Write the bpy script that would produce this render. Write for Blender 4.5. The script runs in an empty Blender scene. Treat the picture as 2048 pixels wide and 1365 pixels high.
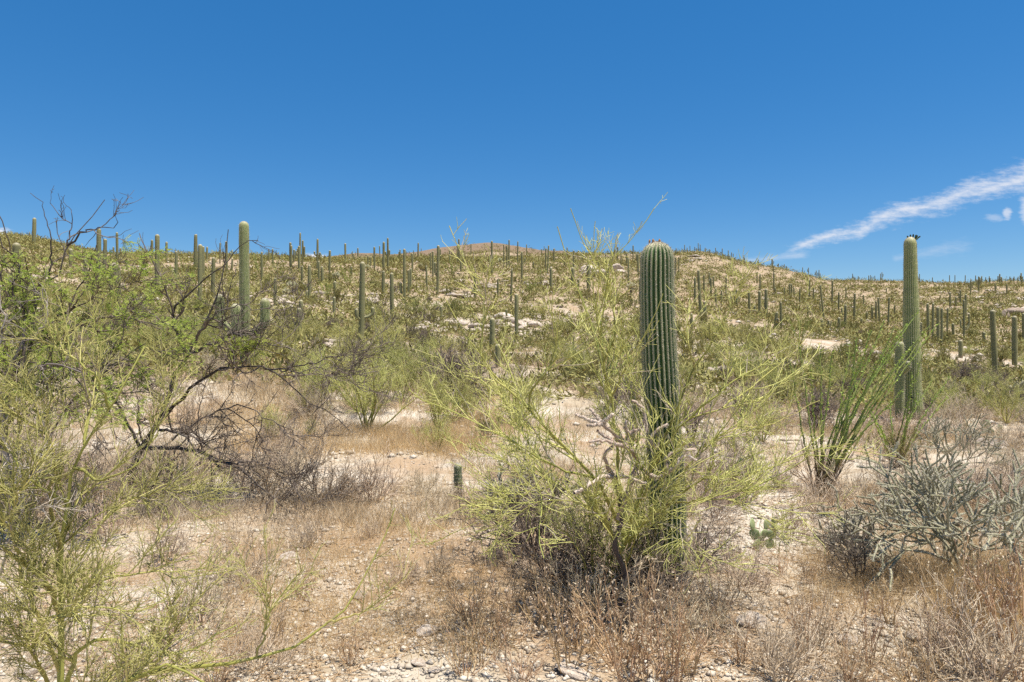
import bpy, math, random
import numpy as np
from mathutils import Vector

PI = math.pi
RNG = np.random.default_rng(7)
random.seed(7)
scene = bpy.context.scene
COL = scene.collection

# ------------------------------------------------------------------ camera
EYE = 2.2
F = 1365.0                      # focal length in pixels of a 2048 px wide frame (24 mm)
CU, CV = 1024.0, 682.5
cam_d = bpy.data.cameras.new('camera')
cam_d.lens = 24.0
cam_d.sensor_width = 36.0
cam_d.clip_start = 0.05
cam_d.clip_end = 6000.0
cam = bpy.data.objects.new('camera', cam_d)
cam.location = (0, 0, EYE)
cam.rotation_euler = (PI / 2, 0, 0)
COL.objects.link(cam)
scene.camera = cam

# ------------------------------------------------------------------ sky and sun
SUN_DIR = Vector((0.24, -0.10, 0.95)).normalized()     # towards the sun: high, from the right
SUN_EL = math.asin(SUN_DIR.z)
SUN_AZ = math.atan2(SUN_DIR.x, SUN_DIR.y)

world = bpy.data.worlds.new('World')
scene.world = world
world.use_nodes = True
wn = world.node_tree
wn.nodes.clear()


def node(nt, typ, **kw):
    n = nt.nodes.new(typ)
    for k, v in kw.items():
        if k == 'inp':
            for i, val in v.items():
                n.inputs[i].default_value = val
        else:
            setattr(n, k, v)
    return n


def mth(nt, op, a, b=None, c=None, clamp=False):
    n = nt.nodes.new('ShaderNodeMath')
    n.operation = op
    n.use_clamp = clamp
    for i, val in enumerate((a, b, c)):
        if val is None:
            continue
        if isinstance(val, (int, float)):
            n.inputs[i].default_value = val
        else:
            nt.links.new(val, n.inputs[i])
    return n.outputs[0]


def smooth(nt, val, lo, hi):
    n = nt.nodes.new('ShaderNodeMapRange')
    n.interpolation_type = 'SMOOTHSTEP'
    nt.links.new(val, n.inputs['Value'])
    n.inputs['From Min'].default_value = lo
    n.inputs['From Max'].default_value = hi
    return n.outputs[0]


sky = node(wn, 'ShaderNodeTexSky', sky_type='NISHITA')
sky.sun_disc = False
sky.sun_elevation = SUN_EL
sky.sun_rotation = SUN_AZ
sky.altitude = 900
sky.air_density = 1.0
sky.dust_density = 0.25
sky.ozone_density = 2.2
hs = node(wn, 'ShaderNodeHueSaturation')
hs.inputs['Saturation'].default_value = 1.40
hs.inputs['Value'].default_value = 0.90
wn.links.new(sky.outputs[0], hs.inputs['Color'])

geo = node(wn, 'ShaderNodeTexCoord')
sep = node(wn, 'ShaderNodeSeparateXYZ')
wn.links.new(geo.outputs['Generated'], sep.inputs[0])
ysafe = mth(wn, 'MAXIMUM', sep.outputs[1], 0.05)
gx = mth(wn, 'DIVIDE', sep.outputs[0], ysafe)
gz = mth(wn, 'DIVIDE', sep.outputs[2], ysafe)
front = smooth(wn, sep.outputs[1], 0.2, 0.5)


def cloud_noise(scale, sx, sy, rot, detail=6, rough=0.62, off=0.0):
    cmb = node(wn, 'ShaderNodeCombineXYZ')
    wn.links.new(gx, cmb.inputs[0])
    wn.links.new(gz, cmb.inputs[1])
    cmb.inputs[2].default_value = off
    mp = node(wn, 'ShaderNodeMapping')
    mp.inputs['Rotation'].default_value = (0, 0, rot)
    mp.inputs['Scale'].default_value = (sx, sy, 1)
    wn.links.new(cmb.outputs[0], mp.inputs[0])
    nz = node(wn, 'ShaderNodeTexNoise')
    nz.inputs['Scale'].default_value = scale
    nz.inputs['Detail'].default_value = detail
    nz.inputs['Roughness'].default_value = rough
    wn.links.new(mp.outputs[0], nz.inputs['Vector'])
    return nz.outputs[0]


n_big = cloud_noise(14, 1, 1, 0, 5)
n_fine = cloud_noise(34, 0.9, 3.4, -0.42, 10, 0.70)


def streak(x0, z0, x1, z1, w0, w1, amp, lo=0.36, hi=0.75):
    L = math.hypot(x1 - x0, z1 - z0)
    dx, dz = (x1 - x0) / L, (z1 - z0) / L
    ax = mth(wn, 'SUBTRACT', gx, x0)
    az = mth(wn, 'SUBTRACT', gz, z0)
    t = mth(wn, 'DIVIDE', mth(wn, 'ADD', mth(wn, 'MULTIPLY', ax, dx), mth(wn, 'MULTIPLY', az, dz)), L)
    s = mth(wn, 'SUBTRACT', mth(wn, 'MULTIPLY', az, dx), mth(wn, 'MULTIPLY', ax, dz))
    s = mth(wn, 'ADD', s, mth(wn, 'MULTIPLY', mth(wn, 'SUBTRACT', n_big, 0.5), w1 * 1.1))
    w = mth(wn, 'ADD', w0, mth(wn, 'MULTIPLY', mth(wn, 'MAXIMUM', t, 0.0), w1 - w0))
    body = mth(wn, 'SUBTRACT', 1.0, mth(wn, 'DIVIDE', mth(wn, 'ABSOLUTE', s), w), clamp=True)
    ends = mth(wn, 'MULTIPLY', smooth(wn, t, -0.03, 0.10), mth(wn, 'SUBTRACT', 1.0, smooth(wn, t, 1.15, 1.6)))
    m = mth(wn, 'MULTIPLY', body, ends)
    dens = mth(wn, 'ADD', mth(wn, 'MULTIPLY', m, 0.62), mth(wn, 'MULTIPLY', mth(wn, 'SUBTRACT', n_fine, 0.5), 1.15))
    dens = smooth(wn, dens, lo - 0.24, hi + 0.12)
    return mth(wn, 'MULTIPLY', mth(wn, 'MULTIPLY', dens, smooth(wn, m, 0.0, 0.18)), amp)


def puff(x, z, rx, rz, amp):
    ax = mth(wn, 'DIVIDE', mth(wn, 'SUBTRACT', gx, x), rx)
    az = mth(wn, 'DIVIDE', mth(wn, 'SUBTRACT', gz, z), rz)
    r = mth(wn, 'SQRT', mth(wn, 'ADD', mth(wn, 'MULTIPLY', ax, ax), mth(wn, 'MULTIPLY', az, az)))
    r = mth(wn, 'ADD', r, mth(wn, 'MULTIPLY', mth(wn, 'SUBTRACT', n_fine, 0.5), 2.2))
    return mth(wn, 'MULTIPLY', mth(wn, 'SUBTRACT', 1.0, smooth(wn, r, 0.15, 1.0)), amp)


def PX(u):
    return (u - CU) / F


def PZ(v):
    return (CV - v) / F


clouds = [streak(PX(1560), PZ(504), PX(2060), PZ(350), 0.014, 0.036, 0.86),
          streak(PX(1440), PZ(527), PX(1570), PZ(513), 0.006, 0.011, 0.40),
          streak(PX(1780), PZ(517), PX(1900), PZ(497), 0.008, 0.016, 0.22),
          puff(PX(2013), PZ(427), 0.009, 0.013, 0.6),
          puff(PX(2052), PZ(420), 0.012, 0.03, 0.5),
          puff(PX(1990), PZ(436), 0.02, 0.008, 0.3),
          puff(PX(628), PZ(518), 0.026, 0.012, 1.0),
          puff(PX(-8), PZ(470), 0.03, 0.012, 1.0)]
acc = clouds[0]
for c_ in clouds[1:]:
    acc = mth(wn, 'MAXIMUM', acc, c_)
acc = mth(wn, 'MULTIPLY', acc, front)
mixc = node(wn, 'ShaderNodeMix', data_type='RGBA')
wn.links.new(acc, mixc.inputs['Factor'])
even = node(wn, 'ShaderNodeMix', data_type='RGBA')          # clear dry air: an even mid blue
even.inputs['Factor'].default_value = 0.32
wn.links.new(hs.outputs[0], even.inputs[6])
even.inputs[7].default_value = (0.38, 1.66, 4.15, 1)
wn.links.new(even.outputs[2], mixc.inputs[6])
mixc.inputs[7].default_value = (5.9, 6.0, 6.4, 1)
bgn = node(wn, 'ShaderNodeBackground')
bgn.inputs['Strength'].default_value = 0.095
wn.links.new(mixc.outputs[2], bgn.inputs['Color'])
wo = node(wn, 'ShaderNodeOutputWorld')
wn.links.new(bgn.outputs[0], wo.inputs[0])

sun_d = bpy.data.lights.new('sun', 'SUN')
sun_d.energy = 5.0
sun_d.angle = math.radians(0.53)
sun_d.color = (1.0, 0.94, 0.84)
sun = bpy.data.objects.new('sun', sun_d)
sun.rotation_euler = SUN_DIR.to_track_quat('Z', 'Y').to_euler()
sun.location = (20, 10, 60)
COL.objects.link(sun)

scene.view_settings.view_transform = 'Standard'
scene.view_settings.look = 'None'
scene.view_settings.exposure = 0.62
scene.view_settings.gamma = 1.0
scene.view_settings.use_curve_mapping = False
scene.render.engine = 'CYCLES'
scene.cycles.use_denoising = False
scene.cycles.max_bounces = 4
scene.cycles.diffuse_bounces = 2
world.cycles.sampling_method = 'MANUAL'
world.cycles.sample_map_resolution = 256
scene.cycles.transparent_max_bounces = 4
scene.cycles.use_adaptive_sampling = False
scene.cycles.sample_clamp_indirect = 4.0

# ------------------------------------------------------------------ noise and terrain


def hash2(ix, iy, seed):
    h = (ix.astype(np.int64) * 374761393 + iy.astype(np.int64) * 668265263 + seed * 1442695041) & 0xFFFFFFFF
    h = ((h ^ (h >> 13)) * 1274126177) & 0xFFFFFFFF
    h = h ^ (h >> 16)
    return (h & 0xFFFFFF) / float(0xFFFFFF)


def vnoise(x, y, seed=0):
    ix, iy = np.floor(x), np.floor(y)
    fx, fy = x - ix, y - iy
    fx, fy = fx * fx * (3 - 2 * fx), fy * fy * (3 - 2 * fy)
    a = hash2(ix, iy, seed)
    b = hash2(ix + 1, iy, seed)
    c = hash2(ix, iy + 1, seed)
    d = hash2(ix + 1, iy + 1, seed)
    return (a * (1 - fx) + b * fx) * (1 - fy) + (c * (1 - fx) + d * fx) * fy - 0.5


def fbm(x, y, seed=0, octv=4):
    s, a = 0.0, 1.0
    for k in range(octv):
        s = s + a * vnoise(x * 2 ** k + 17.3 * k, y * 2 ** k - 9.1 * k, seed + k)
        a *= 0.5
    return s


TU = np.array([-614, 0, 250, 512, 768, 985, 1100, 1280, 1400, 1536, 1680, 1800, 2048, 2662], float)
TD = np.array([4.4, 12, 16, 24, 35, 50, 75, 100, 130, 170, 230, 300, 400, 550, 800, 1600], float)
TR = np.array([
    [1365] * 14,
    [920, 925, 928, 930, 932, 932, 932, 932, 932, 932, 932, 933, 935, 938],
    [830, 838, 842, 846, 852, 856, 856, 857, 858, 860, 862, 865, 868, 868],
    [690, 705, 715, 724, 746, 768, 773, 780, 787, 794, 801, 808, 812, 810],
    [620, 640, 655, 668, 690, 712, 718, 728, 735, 742, 755, 765, 780, 770],
    [570, 590, 610, 625, 648, 668, 675, 690, 698, 706, 718, 728, 745, 720],
    [520, 545, 568, 582, 600, 615, 622, 640, 652, 662, 672, 680, 690, 650],
    [490, 515, 540, 552, 562, 575, 582, 600, 625, 640, 648, 652, 655, 600],
    [470, 495, 522, 530, 538, 545, 552, 570, 595, 615, 626, 632, 630, 570],
    [458, 480, 512, 518, 524, 528, 531, 542, 568, 595, 609, 615, 606, 555],
    [450, 478, 516, 520, 524, 524, 523, 524, 540, 572, 592, 595, 588, 545],
    [445, 473, 520, 526, 526, 522, 520, 512, 513, 545, 572, 575, 572, 540],
    [450, 478, 525, 530, 516, 505, 509, 514, 509, 533, 561, 563, 567, 540],
    [465, 486, 530, 534, 509, 485, 501, 520, 522, 538, 566, 568, 575, 550],
    [520, 540, 560, 560, 545, 535, 545, 560, 560, 565, 590, 595, 600, 590],
    [680, 680, 680, 680, 680, 680, 680, 680, 680, 680, 680, 680, 680, 680]], float)
TZ = EYE - (TR - CV) / F * TD[:, None]
LTD = np.log(TD)


def ground_z(X, Y):
    X = np.asarray(X, float)
    Y = np.asarray(Y, float)
    D = np.maximum(np.maximum(Y, np.abs(X) / 1.2), 1.0)
    U = CU + F * np.clip(X / D, -1.2, 1.2)
    ld = np.clip(np.log(D), LTD[0], LTD[-1])
    i = np.clip(np.searchsorted(LTD, ld) - 1, 0, len(TD) - 2)
    j = np.clip(np.searchsorted(TU, U) - 1, 0, len(TU) - 2)
    Dc = np.clip(D, TD[0], TD[-1])
    a = (Dc - TD[i]) / (TD[i + 1] - TD[i])
    b = np.clip((U - TU[j]) / (TU[j + 1] - TU[j]), 0, 1)
    b = b * b * (3 - 2 * b)
    z = (TZ[i, j] * (1 - b) + TZ[i, j + 1] * b) * (1 - a) + (TZ[i + 1, j] * (1 - b) + TZ[i + 1, j + 1] * b) * a
    z = z + 0.16 * fbm(X * 0.55, Y * 0.55, 3, 3) * np.clip((D - 2) / 4, 0, 1)
    z = z + 0.035 * fbm(X * 3.1, Y * 3.1, 5, 3)
    z = z + 0.5 * fbm(X * 0.11, Y * 0.11, 11, 3) * np.clip((D - 14) / 30, 0, 1)
    z = z + 3.2 * fbm(X * 0.022, Y * 0.022, 21, 4) * np.clip((D - 120) / 250, 0, 1)
    return z


def gz1(x, y):
    return float(ground_z(np.array([x]), np.array([y]))[0])


_DS = np.exp(np.linspace(math.log(2.5), math.log(900), 1400))


def hit(u, v):
    """depth at which the sight line through (u, v) first meets the terrain, or None"""
    x = (u - CU) / F * _DS
    row = CV - (ground_z(x, _DS) - EYE) / _DS * F
    k = np.nonzero(row <= v)[0]
    return None if len(k) == 0 else float(_DS[k[0]])


def crest(u, dmax=900):
    x = (u - CU) / F * _DS
    row = CV - (ground_z(x, _DS) - EYE) / _DS * F
    row = np.where(_DS < dmax, row, 1e9)
    k = int(np.argmin(row))
    return float(_DS[k]), float(row[k])


def pt(u, v, D):
    return np.array([(u - CU) / F * D, D, EYE - (v - CV) / F * D])


# ------------------------------------------------------------------ mesh helpers


class Geo:
    """collects vertices, quads / tris and one float attribute, links them as ONE mesh object"""

    def __init__(self):
        self.v, self.q, self.t, self.a, self.n = [], [], [], [], 0

    def add(self, V, Q=None, T=None, tint=0.5):
        V = np.asarray(V, np.float32).reshape(-1, 3)
        self.v.append(V)
        if Q is not None and len(Q):
            self.q.append(np.asarray(Q, np.int64).reshape(-1, 4) + self.n)
        if T is not None and len(T):
            self.t.append(np.asarray(T, np.int64).reshape(-1, 3) + self.n)
        self.a.append(np.broadcast_to(np.asarray(tint, np.float32), (len(V),)).astype(np.float32))
        self.n += len(V)
        return self

    def mesh(self, name, material, smooth_=False):
        V = np.concatenate(self.v) if self.v else np.zeros((0, 3), np.float32)
        Q = np.concatenate(self.q) if self.q else np.zeros((0, 4), np.int64)
        T = np.concatenate(self.t) if self.t else np.zeros((0, 3), np.int64)
        me = bpy.data.meshes.new(name)
        me.vertices.add(len(V))
        me.vertices.foreach_set('co', V.ravel())
        nl = Q.size + T.size
        me.loops.add(nl)
        me.loops.foreach_set('vertex_index', np.concatenate([Q.ravel(), T.ravel()]).astype(np.int32))
        me.polygons.add(len(Q) + len(T))
        st = np.concatenate([np.arange(len(Q)) * 4, Q.size + np.arange(len(T)) * 3]).astype(np.int32)
        me.polygons.foreach_set('loop_start', st)
        if smooth_:
            me.polygons.foreach_set('use_smooth', np.ones(len(Q) + len(T), bool))
        at = me.attributes.new('tint', 'FLOAT', 'POINT')
        at.data.foreach_set('value', np.concatenate(self.a) if self.a else np.zeros(0, np.float32))
        me.update(calc_edges=True)
        me.materials.append(material)
        return me


def link(name, data, parent=None, loc=None, rz=None, scale=None):
    o = bpy.data.objects.new(name, data)
    COL.objects.link(o)
    if parent is not None:
        o.parent = parent
    if loc is not None:
        o.location = [float(c) for c in loc]
    if rz is not None:
        o.rotation_euler = (0, 0, float(rz))
    if scale is not None:
        o.scale = scale if hasattr(scale, '__len__') else (scale, scale, scale)
    return o


def tag(o, label=None, cat=None, group=None, kind=None):
    if label:
        o['label'] = label
    if cat:
        o['category'] = cat
    if group:
        o['group'] = group
    if kind:
        o['kind'] = kind
    return o


def norm(v):
    return v / np.maximum(np.linalg.norm(v, axis=-1, keepdims=True), 1e-9)


def tubes(P, R, k=3, bump=0.0, rng=RNG):
    """P (N,n,3) polylines, R (N,n) radii -> verts, quads"""
    N, n, _ = P.shape
    T = norm(np.gradient(P, axis=1))
    mz = np.abs(T[:, :, 2]).mean(1) > 0.75
    ref = np.where(mz[:, None], np.array([1.0, 0.13, 0]), np.array([0.07, 0.11, 1.0]))[:, None, :]
    A = norm(np.cross(T, np.broadcast_to(ref, T.shape)))
    B = np.cross(T, A)
    th = np.arange(k) * 2 * PI / k
    c, s = np.cos(th), np.sin(th)
    Rk = R[:, :, None] * np.ones(k)
    if bump:
        Rk = Rk * (1 + bump * (rng.random(Rk.shape) * 2 - 1))
    V = P[:, :, None, :] + Rk[..., None] * (A[:, :, None, :] * c[:, None] + B[:, :, None, :] * s[:, None])
    base = (np.arange(N) * n * k)[:, None, None] + (np.arange(n - 1) * k)[None, :, None]
    i = np.arange(k)[None, None, :]
    j = (i + 1) % k
    Q = np.stack([base + i, base + j, base + k + j, base + k + i], -1).reshape(-1, 4)
    return V.reshape(-1, 3), Q


def add_tubes(g, P, R, k=3, bump=0.0, rng=RNG, tint=None):
    V, Q = tubes(P, R, k, bump, rng)
    N, n, _ = P.shape
    if tint is None:
        tint = rng.random(N)
    g.add(V, Q=Q, tint=np.repeat(np.broadcast_to(tint, (N,)), n * k))


def smooth_path(pts, n, jit=0.0, rng=RNG):
    p = np.asarray(pts, float)
    m = len(p)
    e = np.vstack([2 * p[0] - p[1], p, 2 * p[-1] - p[-2]])
    out = []
    for i in range(m - 1):
        a, b, c, d = e[i], e[i + 1], e[i + 2], e[i + 3]
        t = np.linspace(0, 1, 12, endpoint=False)[:, None]
        out.append(0.5 * (2 * b + (c - a) * t + (2 * a - 5 * b + 4 * c - d) * t ** 2 + (3 * b - a - 3 * c + d) * t ** 3))
    out = np.vstack(out + [p[-1:]])
    L = np.r_[0, np.cumsum(np.linalg.norm(np.diff(out, axis=0), axis=1))]
    s = np.linspace(0, L[-1], n)
    q = np.stack([np.interp(s, L, out[:, k]) for k in range(3)], 1)
    if jit:
        w = rng.normal(size=(n, 3)) * jit
        w[0] = 0
        q = q + w
    return q


def grow(P, R, per, t=(0.1, 1.0), L=(0.2, 0.5), ang=(30, 60), up=0.2, npts=4, r=(0.003, 0.001), zig=0.15,
         droop=0.0, rng=RNG, shrink=0.4, flat=0.0):
    """children of polylines P: `per` each, leaving at angle `ang`, bent upward by `up`"""
    N, n, _ = P.shape
    idx = np.repeat(np.arange(N), per)
    M = len(idx)
    tt = t[0] + (t[1] - t[0]) * rng.random(M)
    f = tt * (n - 1)
    i0 = np.clip(f.astype(int), 0, n - 2)
    fr = (f - i0)[:, None]
    p0 = P[idx, i0] * (1 - fr) + P[idx, i0 + 1] * fr
    T = norm(P[idx, i0 + 1] - P[idx, i0])
    perp = rng.normal(size=(M, 3))
    perp -= (perp * T).sum(1, keepdims=True) * T
    perp[:, 2] *= (1 - flat)
    perp = norm(perp)
    a = np.radians(ang[0] + (ang[1] - ang[0]) * rng.random(M))[:, None]
    d = norm(np.cos(a) * T + np.sin(a) * perp + np.array([0, 0, up]))
    ln = (L[0] + (L[1] - L[0]) * rng.random(M)) * (1 - shrink * tt)
    step = (ln / (npts - 1))[:, None]
    out = [p0]
    for k in range(npts - 1):
        d = norm(d + rng.normal(size=(M, 3)) * zig + np.array([0, 0, up * 0.25 - droop]))
        out.append(out[-1] + d * step)
    C = np.stack(out, 1)
    Rp = (R[idx, i0])[:, None]
    rs = np.linspace(1, 0, npts)[None, :]
    Rc = np.minimum(r[0], Rp * 0.85) * rs + r[1] * (1 - rs)
    return C, Rc


def resample(P, n):
    N, m, _ = P.shape
    f = np.linspace(0, m - 1, n)
    i = np.clip(f.astype(int), 0, m - 2)
    w = (f - i)[None, :, None]
    return P[:, i] * (1 - w) + P[:, i + 1] * w


def blades(g, pos, d, length, width, rng=RNG, tint=None, side=None):
    """single-triangle blades / leaflets"""
    M = len(pos)
    if side is None:
        side = norm(np.cross(d, rng.normal(size=(M, 3))))
    length = np.broadcast_to(length, (M,))[:, None]
    width = np.broadcast_to(width, (M,))[:, None]
    V = np.stack([pos - side * width * 0.5, pos + side * width * 0.5, pos + d * length], 1).reshape(-1, 3)
    T = np.arange(3 * M).reshape(-1, 3)
    if tint is None:
        tint = rng.random(M)
    g.add(V, T=T, tint=np.repeat(np.broadcast_to(tint, (M,)), 3))


def leaflets(g, pos, d, length, width, rng=RNG, tint=None):
    """small diamond leaflets (quads)"""
    M = len(pos)
    side = norm(np.cross(d, rng.normal(size=(M, 3)) + np.array([0, 0, 0.8])))
    length = np.broadcast_to(length, (M,))[:, None]
    width = np.broadcast_to(width, (M,))[:, None]
    V = np.stack([pos, pos + d * length * 0.5 + side * width * 0.5, pos + d * length,
                  pos + d * length * 0.5 - side * width * 0.5], 1).reshape(-1, 3)
    Q = np.arange(4 * M).reshape(-1, 4)
    if tint is None:
        tint = rng.random(M)
    g.add(V, Q=Q, tint=np.repeat(np.broadcast_to(tint, (M,)), 4))


# ------------------------------------------------------------------ materials


def plain(name, c0, c1, rough=0.8, trans=0.0, vary=0.16, noise=None, spec=0.2, dead=None):
    """colour runs c0 -> c1 with the tint attribute; each object a little lighter or darker"""
    m = bpy.data.materials.new(name)
    m.use_nodes = True
    nt = m.node_tree
    nt.nodes.clear()
    at = node(nt, 'ShaderNodeAttribute', attribute_name='tint')
    mx = node(nt, 'ShaderNodeMix', data_type='RGBA')
    mx.inputs[6].default_value = (*c0, 1)
    mx.inputs[7].default_value = (*c1, 1)
    nt.links.new(at.outputs['Fac'], mx.inputs['Factor'])
    col = mx.outputs[2]
    if dead:                                   # a share of the twigs is dry and grey
        mdd = node(nt, 'ShaderNodeMix', data_type='RGBA')
        nt.links.new(mth(nt, 'LESS_THAN', at.outputs['Fac'], dead[0]), mdd.inputs['Factor'])
        nt.links.new(col, mdd.inputs[6])
        mdd.inputs[7].default_value = (*dead[1], 1)
        col = mdd.outputs[2]
    if noise:
        sc, c2, lo, hi = noise
        tc = node(nt, 'ShaderNodeTexCoord')
        nz = node(nt, 'ShaderNodeTexNoise')
        nz.inputs['Scale'].default_value = sc
        nz.inputs['Detail'].default_value = 5
        nt.links.new(tc.outputs['Object'], nz.inputs['Vector'])
        mx2 = node(nt, 'ShaderNodeMix', data_type='RGBA')
        nt.links.new(smooth(nt, nz.outputs[0], lo, hi), mx2.inputs['Factor'])
        nt.links.new(col, mx2.inputs[6])
        mx2.inputs[7].default_value = (*c2, 1)
        col = mx2.outputs[2]
    if vary:
        oi = node(nt, 'ShaderNodeObjectInfo')
        h = node(nt, 'ShaderNodeHueSaturation')
        v = mth(nt, 'ADD', 1.0 - vary, mth(nt, 'MULTIPLY', oi.outputs['Random'], 2 * vary))
        nt.links.new(v, h.inputs['Value'])
        hu = mth(nt, 'ADD', 0.5 - vary * 0.09, mth(nt, 'MULTIPLY', mth(nt, 'FRACT', mth(nt, 'MULTIPLY', oi.outputs['Random'], 7.3)), vary * 0.18))
        nt.links.new(hu, h.inputs['Hue'])
        nt.links.new(col, h.inputs['Color'])
        col = h.outputs[0]
    b = node(nt, 'ShaderNodeBsdfPrincipled')
    nt.links.new(col, b.inputs['Base Color'])
    b.inputs['Roughness'].default_value = rough
    b.inputs['Specular IOR Level'].default_value = spec
    out = node(nt, 'ShaderNodeOutputMaterial')
    if trans:
        tr = node(nt, 'ShaderNodeBsdfTranslucent')
        nt.links.new(col, tr.inputs[0])
        ms = node(nt, 'ShaderNodeMixShader')
        ms.inputs[0].default_value = trans
        nt.links.new(b.outputs[0], ms.inputs[1])
        nt.links.new(tr.outputs[0], ms.inputs[2])
        nt.links.new(ms.outputs[0], out.inputs[0])
    else:
        nt.links.new(b.outputs[0], out.inputs[0])
    return m


M = {}
M['pv_twig'] = plain('palo_verde_twig', (0.265, 0.28, 0.06), (0.60, 0.565, 0.21), 0.7, dead=(0.09, (0.40, 0.335, 0.25)))
M['pv_limb'] = plain('palo_verde_bark', (0.26, 0.26, 0.06), (0.42, 0.38, 0.115), 0.65, noise=(14, (0.20, 0.17, 0.09), 0.55, 0.75))
M['pv_far'] = plain('palo_verde_far', (0.14, 0.145, 0.04), (0.36, 0.33, 0.115), 0.8, vary=0.22)
M['olive'] = plain('creosote_green', (0.125, 0.13, 0.038), (0.34, 0.31, 0.105), 0.8, vary=0.22)
M['mesq_bark'] = plain('mesquite_bark', (0.05, 0.04, 0.034), (0.15, 0.125, 0.105), 0.9, noise=(18, (0.20, 0.175, 0.155), 0.52, 0.72))
M['mesq_twig'] = plain('mesquite_twig', (0.065, 0.05, 0.04), (0.26, 0.21, 0.17), 0.9)
M['mesq_leaf'] = plain('mesquite_leaf', (0.29, 0.38, 0.05), (0.58, 0.62, 0.17), 0.55, trans=0.5)
M['grey_twig'] = plain('dead_twig', (0.34, 0.255, 0.165), (0.68, 0.555, 0.405), 0.9)
M['brown_twig'] = plain('dry_brown_twig', (0.33, 0.205, 0.10), (0.66, 0.47, 0.28), 0.9)
M['dark_wood'] = plain('dead_wood', (0.07, 0.055, 0.045), (0.22, 0.175, 0.14), 0.95)
M['straw'] = plain('dry_grass', (0.50, 0.335, 0.155), (0.76, 0.585, 0.33), 0.85, trans=0.35, vary=0.0)
M['scrub_dry'] = plain('low_dry_scrub', (0.27, 0.20, 0.12), (0.64, 0.525, 0.365), 0.9, trans=0.15, vary=0.0)
M['scrub_green'] = plain('hillside_scrub', (0.15, 0.15, 0.045), (0.39, 0.345, 0.125), 0.85, vary=0.0)
M['snag'] = plain('weathered_wood', (0.17, 0.145, 0.125), (0.40, 0.355, 0.31), 0.95, noise=(12, (0.10, 0.085, 0.07), 0.56, 0.7))
M['stalk'] = plain('orange_dry_stalk', (0.33, 0.20, 0.10), (0.60, 0.425, 0.25), 0.85)
M['head'] = plain('dry_flower_head_tan', (0.33, 0.255, 0.17), (0.52, 0.43, 0.31), 0.9)
M['seed'] = plain('dry_flower_head', (0.42, 0.36, 0.28), (0.62, 0.56, 0.47), 0.9)
M['cholla'] = plain('cholla_stem', (0.245, 0.23, 0.135), (0.46, 0.42, 0.285), 0.85, noise=(60, (0.50, 0.43, 0.32), 0.50, 0.68))
M['cholla_dead'] = plain('cholla_dead_stem', (0.33, 0.235, 0.185), (0.54, 0.43, 0.35), 0.9, noise=(60, (0.45, 0.39, 0.34), 0.5, 0.7))
M['cholla_spine'] = plain('cholla_spine', (0.46, 0.42, 0.34), (0.66, 0.62, 0.53), 0.8)
M['teddy'] = plain('teddy_cholla_joint', (0.34, 0.32, 0.17), (0.58, 0.55, 0.34), 0.8)
M['oco_stem'] = plain('ocotillo_stem', (0.22, 0.15, 0.075), (0.24, 0.28, 0.08), 0.85)
M['oco_leaf'] = plain('ocotillo_leaf', (0.20, 0.31, 0.035), (0.42, 0.53, 0.10), 0.5, trans=0.25)
M['pear'] = plain('prickly_pear_pad', (0.24, 0.29, 0.13), (0.36, 0.40, 0.21), 0.6, noise=(26, (0.36, 0.35, 0.2), 0.62, 0.7))


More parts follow.
